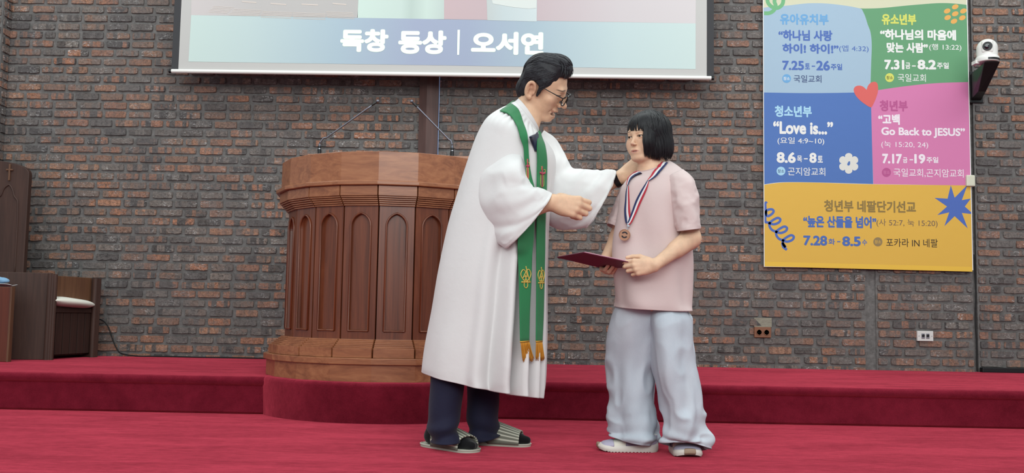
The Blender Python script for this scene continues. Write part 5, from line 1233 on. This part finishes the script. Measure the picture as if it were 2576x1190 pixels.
for i in range(40):    # far side, behind the cheek
    a = 1.22+.010*i; pts = []; nr = []; zl = -.085-rr.uniform(0, .022)
    for u in np.linspace(0, 1, 12):
        z = .10+(zl-.10)*u; aa = a*(.72+.28*min(1, u*2))-.10*max(0, u-.8); p = hshell(aa, z, .002*math.sin(i)); pts.append(HH.w(p)); nr.append(HH.A@np.array([math.sin(aa), math.cos(aa), .3*(1-u)]))
    lock(b, pts, rr.uniform(.0024, .0046)*Hs, .0016*Hs, nr)
edge_ = np.array([(1632, 290), (1623, 305), (1618, 325), (1617.5, 343), (1620, 362), (1621, 378), (1622.5, 393)])
for i in range(90):    # near side: a curtain of hair lying over temple and cheek down to the jaw
    t = (i/89)**.8; P_ = crom(edge_+np.array([34*t+rr.uniform(-.6, .6), 0]), 14); P_[:, 1] = 284+(P_[:, 1]-284)*(1+.10*t+rr.uniform(-.03, .03)); P_[-3:, 0] += -1.5+3*t; pts = []; nr = []
    for k, (x, y) in enumerate(P_):
        u = k/13; q, n = drape(gb, x, y, 3.83, .004+.016*max(0, 1-u*1.25)*min(1, u/.42)**1.6+.006*t*(1-abs(2*u-1))+.001*math.sin(i)); pts.append(q); nr.append(n)
    pts = np.array(pts); pts[1:-1] = .5*pts[1:-1]+.25*(pts[:-2]+pts[2:]); lock(b, pts, rr.uniform(.0022, .0042)*Hs, .0016*Hs, nr, 9, .02, 3.5)
b.build('hair', 'girl_hair', girl, smooth=True)
# T-shirt
M['tee'] = cloth_material('pink_cotton', 'd9c5c3', 420, .85, .02, .15, .2)
Kt = [(1611, 424, 1669, 406, 3.885, .053, -5, 15), (1605, 429, 1680, 406, 3.885, .063, -6, 16), (1594, 440, 1704, 418, 3.885, .078, -3, 11), (1576, 456, 1722, 438, 3.885, .094, 0, 4), (1563, 480, 1724, 464, 3.885, .102), (1558, 520, 1722, 510, 3.885, .107), (1554, 570, 1728, 570, 3.885, .112), (1551, 630, 1736, 630, 3.888, .114), (1549, 700, 1736, 702, 3.89, .116), (1547, 750, 1737, 758, 3.89, .118, 0, 2), (1546, 772, 1737, 782, 3.89, .118, 0, 4)]
def tee_fold(u, p, G):
    a = p+math.pi/2; w = lambda c, s: np.exp(-(((a-c+math.pi) % (2*math.pi)-math.pi)/s)**2); d = np.clip((u-.25)/.5, 0, 1)
    return d*(.008*np.sin(a*3.4+u*6+.6)+.006*np.sin(a*6-u*9)*w(.1, 1.3)+.007*np.sin(a*2.2-u*14+1))+.008*np.exp(-((u-.47)/.07)**2)*w(.35, .4)+.0035*vnoise(np.stack(np.broadcast_arrays(u*5, np.cos(p)*2.2+u*2, np.sin(p)*2.2), -1), 1, 9)*(u > .12)
GT = rings(Kt, 130, 180, tee_fold, 2.25); tee = shell('t_shirt', GT, 'tee', girl, .003); bt = bvh_of(tee)
b = MB(); b.tube(np.concatenate([GT[3], GT[3][:2]]), .0022, 0, 6, False); b.tube(np.concatenate([GT[0], GT[0][:2]]), .0028, 0, 6, False); b.build('collar_stitch', 'tee', tee, smooth=True)
M['tee_rib'] = cloth_material('pink_rib', 'cbb0ae', 700, .85, .02, .1, .3)
cg = GT[:13]; cc_ = cg.mean(1, keepdims=True); cg = cg+(cg-cc_)/np.linalg.norm(cg-cc_, axis=2)[:, :, None]*.0024; b = MB(); b.grid(cg, 0, True); o = b.build('collar_rib', 'tee_rib', tee, smooth=True); so = o.modifiers.new('t', 'SOLIDIFY'); so.thickness = .003
Ku = [(1670, 452, 1716, 428, 3.835, .045), (1680, 470, 1741, 450, 3.815, .062), (1687, 500, 1751, 484, 3.80, .070), (1693, 535, 1756, 522, 3.79, .072), (1699, 565, 1758, 556, 3.785, .072, 0, 2), (1704, 582, 1760, 575, 3.782, .073, -2, 4)]
G = rings(Ku, 60, 80, sleeve_fold(3, .0045), 2.1); shell('t_shirt_sleeve', G, 'tee', girl, .003)
Ku = [(1566, 468, 1606, 462, 3.95, .045), (1556, 488, 1592, 490, 3.965, .058), (1545, 518, 1578, 530, 3.975, .064), (1534, 548, 1568, 564, 3.985, .066), (1528, 564, 1562, 580, 3.99, .067)]
G = rings(Ku, 50, 70, sleeve_fold(8, .004), 2.1); shell('t_shirt_sleeve', G, 'tee', girl, .003)
# jeans
def denim():
    t = NT('pale_denim'); o = t.obj(); n = t.noise(t.scale(o, (1, 1, .35)), 7, 4); tw = t.noise(t.scale(o, (1, 1, .5)), 620, 2, .7)
    c = t.ramp(n, [(.28, 'b4bfca'), (.55, 'c7d0da'), (.8, 'd8dfe6')]); c = t.mix(.35, c, t.mix(tw, lin('a6b2c0'), lin('dfe5ec'))); t.p('Base Color', c); t.p('Roughness', .85); t.p('Specular IOR Level', .2)
    h = t.math('ADD', t.math('MULTIPLY', tw, .3), t.math('MULTIPLY', t.noise(o, 20, 4, .6, .5), 1.0)); t.bump(h, .22, .005); return t.m
M['denim'] = denim(); M['denim_seam'] = plain('denim_seam', 'a9b3c0', .85, bump=(200, .5, .001))
def jean_fold(seed):
    def fn(u, p, G):
        a = p+math.pi/2; lo = np.clip((u-.72)/.28, 0, 1)
        return .014*np.clip(u*3, 0, 1)*(np.sin(2.6*a+2.0*u+seed)*.6+np.sin(4.3*a-3*u+seed*2)*.45)+.010*lo*np.sin(u*46+1.5*np.sin(a+seed)*2)*.55+.009*np.sin(u*17+2.5*a+seed)*np.clip(u-.2, 0, 1)+.016*(np.clip(u*2, 0, 1))*(.5-np.abs(vnoise(np.stack(np.broadcast_arrays(u*9, np.cos(p)*1.8+u*3, np.sin(p)*1.8), -1), 1, int(seed*7))))
    return fn
YR, YL = 3.975, 3.865
Kj = [(1562, 745, 1690, 745, 3.92, .08), (1552, 772, 1690, 775, 3.922, .095), (1544, 805, 1684, 806, 3.93, .104), (1540, 850, 1664, 852, 3.95, .102), (1538, 920, 1641, 920, YR, .092), (1541, 990, 1637, 990, YR, .09), (1540, 1040, 1640, 1040, YR, .092), (1537, 1075, 1647, 1085, YR, .096, 0, 2), (1536, 1094, 1650, 1116, YR, .098, 0, 4)]
G1 = rings(Kj, 110, 110, jean_fold(1.0), 2.1); j1 = shell('jeans_leg', G1, 'denim', girl, .003)
Kj = [(1628, 748, 1715, 752, 3.89, .075), (1624, 778, 1727, 782, 3.888, .09), (1623, 808, 1736, 810, 3.88, .103), (1631, 860, 1738, 865, 3.875, .102), (1643, 935, 1742, 930, YL, .096), (1660, 1000, 1758, 1000, YL, .094), (1669, 1050, 1769, 1055, YL, .095), (1671, 1088, 1777, 1098, YL, .094, 0, 0), (1670, 1116, 1775, 1130, YL, .090, 2, -15)]
G2 = rings(Kj, 110, 110, jean_fold(4.2), 2.1); j2 = shell('jeans_leg', G2, 'denim', girl, .003)
Kh = [(1570, 742, 1712, 746, 3.915, .065), (1565, 775, 1718, 780, 3.92, .07), (1568, 800, 1715, 806, 3.92, .065), (1600, 832, 1690, 836, 3.925, .04)]
shell('jeans_hip', rings(Kh, 24, 60, None, 2.2), 'denim', girl, .003, True)
def seam(G, col, par):
    N_ = len(G[0]); b = MB(); P = [G[i][col % N_] for i in range(2, len(G))]; c = np.mean(G, 1)
    P = [p+(p-c[i+2])/np.linalg.norm(p-c[i+2])*.0015 for i, p in enumerate(P)]; b.tube(P, .0018, 0, 6); b.build('seam', 'denim_seam', par, smooth=True)
    b = MB(); e = G[-5]; cc = c[-5]; e = [p+(p-cc)/np.linalg.norm(p-cc)*.001 for p in e]; b.tube(list(e)+[e[0], e[1]], .0018, 0, 6, False); b.build('hem_stitch', 'denim_seam', par, smooth=True)
seam(G1, 103, j1); seam(G2, 106, j2)
# sneakers
M['sn_white'] = plain('sneaker_mesh', 'e6e1d4', .8, bump=(260, .5, .002)); M['sn_lilac'] = plain('sneaker_lilac', 'b9b3c9', .7, bump=(200, .2, .001)); M['sn_sole'] = plain('sneaker_sole', 'e4dfd6', .6); M['sn_tan'] = plain('sneaker_tan', 'a8917c', .6); M['sn_dark'] = plain('sneaker_plum', '857d92', .7)
def sneaker(heel, toe, par, K):
    heel = np.array(heel); toe = np.array(toe); d = toe-heel; L = np.linalg.norm(d); d /= L; s_ = np.array([d[1], -d[0], 0]); up = np.array([0, 0, 1.])
    P = lambda u, v, z: heel+d*u*L+s_*v*K+up*z*K
    sc_ = lambda u, k: .5+(u-.5)*(1+(k-1)*.38)
    hw = lambda u: .0465*max(0, 1-(1-min(1, min(u/.26, (1-u)/.24)))**2.2)**.5*(.84+.24*u)
    us = (1-np.cos(np.linspace(0, math.pi, 52)))/2
    def outl(k, z, dz=0): return [P(u, hw(u)*k, z+dz*u) for u in us]+[P(u, -hw(u)*k, z+dz*u) for u in us[::-1]]
    toe_up = lambda u: .012*max(0, (u-.78)/.22)**1.6
    def outl2(k, z): return [P(sc_(u, k), hw(u)*k, z+toe_up(u)) for u in us]+[P(sc_(u, k), -hw(u)*k, z+toe_up(u)) for u in us[::-1]]
    def top(u): return .034-.012*u
    def outl3(k, dz): return [P(sc_(u, k), hw(u)*k, top(u)+toe_up(u)*.7+dz) for u in us]+[P(sc_(u, k), -hw(u)*k, top(u)+toe_up(u)*.7+dz) for u in us[::-1]]
    ridg = lambda z0: [P(u, hw(u)*1.02*sg, z0+toe_up(u)+(.003 if (i % 2) and .12 < u < .9 else 0)) for sg, rng_ in ((1, list(enumerate(us))), (-1, list(enumerate(us))[::-1])) for i, u in rng_]
    b = MB(); b.grid([ridg(.0), outl2(1.10, .010), outl3(1.08, -.006), outl3(1.02, 0), outl3(.9, .001)], 0, True, True)
    # upper
    prof = [(0, .060), (.08, .066), (.2, .068), (.32, .074), (.44, .070), (.56, .056), (.68, .044), (.8, .036), (.92, .030), (1, .022)]
    pu = np.array(prof)
    def hgt(u): return np.interp(u, pu[:, 0], pu[:, 1])
    def upper(u, t, lift=0):   # t 0..1 over the shoe from side to side
        a = math.pi*t; c_, s2 = math.cos(a), math.sin(a); w = hw(min(max(u, .0), 1))*(.98-.25*s2**3)+lift; z0 = top(u)+toe_up(u)*.7-.006; z1 = z0+(hgt(u)+lift+.004-z0)*min(1, ((1-u)/.10+.05))**.5
        return P(.01+u*.975, w*np.sign(c_)*abs(c_)**.8, z0+(z1-z0)*s2**.75)
    bu = MB(); bu.grid([[upper(u, t) for t in np.linspace(0, 1, 27)] for u in np.linspace(.0, 1, 42)]); sn = bu.build('sneaker', 'sn_white', par, smooth=True)
    b.build('sole', 'sn_sole', sn, auto=40)
    def patch(name, mat, u0, u1, t0, t1, lift, wav=0):
        b = MB(); b.grid([[upper(min(.999, u0+(u1-u0)*a)+wav*math.sin(math.pi*(t0+(t1-t0)*c)), t0+(t1-t0)*c, lift) for c in np.linspace(0, 1, 22)] for a in np.linspace(0, 1, 12)]); o = b.build(name, mat, sn, smooth=True); m_ = o.modifiers.new('t', 'SOLIDIFY'); m_.thickness = .0015; return o
    patch('toe_cap', 'sn_lilac', .76, .999, .02, .98, .0018)
    for q in ((.0, .30), (.70, 1.0)): patch('quarter', 'sn_dark', .10, .56, q[0], q[1], .0016); patch('heel_counter', 'sn_lilac', .0, .26, q[0], q[1]*.999, .003)
    patch('tongue', 'sn_lilac', .40, .56, .30, .70, .004)
    b = MB()
    for k in range(4): b.tube([upper(.52+.05*k, t, .0045) for t in np.linspace(.34, .66, 9)], .0026*K, 0, 6)
    b.build('laces', 'sn_white', sn, smooth=True)
    uu = [1-.016*abs(q)**2.2 for q in np.linspace(-1, 1, 21)]; sg = np.sign(np.linspace(-1, 1, 21))
    b = MB(); b.grid([[P(sc_(u, k)+.004, s1*hw(u)*k, z+toe_up(u)) for u, s1 in zip(uu, sg)] for k, z in ((1.03, .001), (1.105, .008), (1.09, .016), (1.04, .021), (.9, .022))]); o = b.build('toe_bumper', 'sn_tan', sn, smooth=True); m_ = o.modifiers.new('t', 'SOLIDIFY'); m_.thickness = .0015; m_.offset = 1
hR, tR = atZ(1652, 1134, 0), atZ(1502, 1131, 0); hR[1] = 3.965; tR[1] = 3.955
sneaker(hR, tR, girl, 1.06)
tL = atZ(1736, 1153, 0); hL = np.array([tL[0]-.012, tL[1]+.215, 0]); sneaker(hL, tL, girl, 1.12)
# ------------------------------------------------------------------ certificate folder and medal
M['folder'] = plain('burgundy_cover', '6e2a44', .5, bump=(300, .1, .001)); M['folder_in'] = plain('folder_edge', 'd9a9b6', .6)
A, B_, C_, D__ = p3(1400, 648, 3.90), p3(1468, 636, 3.685), p3(1636, 672, 3.705), p3(1560, 686, 3.925)
nn = np.cross(B_-A, D__-A); nn /= np.linalg.norm(nn); nn = nn if nn[2] > 0 else -nn
fo = thing('certificate_folder', tuple((A+B_+C_+D__)/4), 'burgundy certificate folder held in the hands of the girl', 'folder')
b = MB(); b.slab([A, B_, C_, D__], nn, .004); b.build('cover', 'folder', fo, bevel=.0015)
b = MB(); q = [A*.97+C_*.03, B_*.97+D__*.03, C_*.97+A*.03, D__*.97+B_*.03]; b.slab([p+nn*.0042 for p in q], nn, .003); b.build('inner_sheet', 'folder_in', fo)
me_ = p3(1571, 591, 3.77)
mdl = thing('medal', tuple(me_), 'bronze medal on striped red white and blue ribbon around the neck of the girl', 'medal')
for k, c in {'rib_red': 'b93040', 'rib_white': 'e2e0e2', 'rib_blue': '2a3560'}.items(): M[k] = cloth_material(k, c, 300, .6, .03, .1, .1)
def ribbon(rows, name, order, lift, n=70, neck=False):
    R_ = crom(rows, n); G = []
    for r in R_:
        a, c = np.array(r[:2]), np.array(r[2:4]); G.append([drape(bt, *(a+(c-a)*t), 3.95 if neck else 3.8, lift)[0]+np.array([0, -r[4], 0]) for t in np.linspace(0, 1, 10)])
    G = np.array(G)
    for _ in range(3): G[1:-1] = .5*G[1:-1]+.25*(G[:-2]+G[2:])
    if neck:   # carried on over the collar to the back of the neck
        e = G[0]-G[10]; e = e.mean(0); e /= np.linalg.norm(e); G = np.concatenate([[G[0]+e*t+np.array([0, 1.2*t*t*20, -.25*t*t*20]) for t in (.045, .030, .015)], G])
    b = MB(); 
    for m_, (j0, j1_) in enumerate(((0, 3), (3, 6), (6, 9))): b.grid(G[:, j0:j1_+1], m_)
    o = b.build(name, order, mdl, smooth=True); s_ = o.modifiers.new('t', 'SOLIDIFY'); s_.thickness = .0012
# each side of the ribbon turns over once: red edge inside above the turn, outside below it
UP, DN_ = ['rib_red', 'rib_white', 'rib_blue'], ['rib_blue', 'rib_white', 'rib_red']
ribbon([(1663, 413, 1677, 417, .002), (1650, 428, 1664, 433, .002), (1637, 445, 1647, 449, .002), (1629, 455, 1632.5, 458, .003)], 'ribbon', UP, .009, 40, True)
ribbon([(1629, 455, 1632.5, 458, .003), (1622, 466, 1630, 471, .002), (1612, 482, 1624, 488, 0), (1600, 505, 1613, 512, 0), (1591, 530, 1602, 536, .004), (1582, 555, 1590, 560, .008), (1577, 566, 1583, 567, .01)], 'ribbon', DN_, .006)
ribbon([(1600, 437, 1607, 443, .002), (1592, 441, 1599, 447, .002), (1583.5, 450, 1590, 455, .002), (1579.5, 468, 1583, 469, .003)], 'ribbon', UP, .009, 40, True)
ribbon([(1579.5, 468, 1583, 469, .003), (1576, 485, 1584, 487, .001), (1574.5, 505, 1585, 508, 0), (1572, 530, 1586, 534, .004), (1573, 552, 1588, 548, .008), (1575, 563, 1586, 560, .01)], 'ribbon', DN_, .004)
dr, dn = drape(bt, 1581, 566, 3.8, .014)
cl_ = p3(1580.5, 566, dr[1]-.002); b = MB(); b.box(cl_-[.005, .002, .008], cl_+[.005, .002, .008]); b.build('clasp', 'chrome', mdl, bevel=.001)
ct = p3(1571.5, 591, dr[1]-.004); b = MB(); b.tube(crom([cl_-[0, 0, .008], (cl_+ct)/2+[.001, -.003, .002], ct+[0, -.002, .021]], 10), .0018, 0, 6); b.build('hook', 'chrome', mdl, smooth=True)
M['bronze'] = plain('bronze', 'b98d74', .35, .75); M['medal_black'] = plain('medal_black', '26202a', .4)
ax = np.array([-.25, -1, -.05]); ax /= np.linalg.norm(ax)
b = MB(); b.cyl(ct, .0230, .004, ax, n=36); md = b.build('medal_disc', 'bronze', mdl, bevel=.0008)
e1 = np.cross(ax, [0, 0, 1]); e1 /= np.linalg.norm(e1); e2 = np.cross(e1, ax); fc = ct+ax*.0046
b = MB(); b.tube([fc+(e1*math.cos(t)+e2*math.sin(t))*.0217 for t in np.linspace(0, 2*math.pi, 37)], .0014, 0, 6, False); b.build('rim', 'bronze', md, smooth=True)
b = MB(); 
for a0, a1_ in ((20, 150), (200, 330)): b.grid([[fc+(e1*math.cos(rad(t))+e2*math.sin(rad(t)))*r+ax*.0006 for t in np.linspace(a0+15, a1_+15, 16)] for r in (.0078, .0132)])
b.build('symbol', 'medal_black', md)
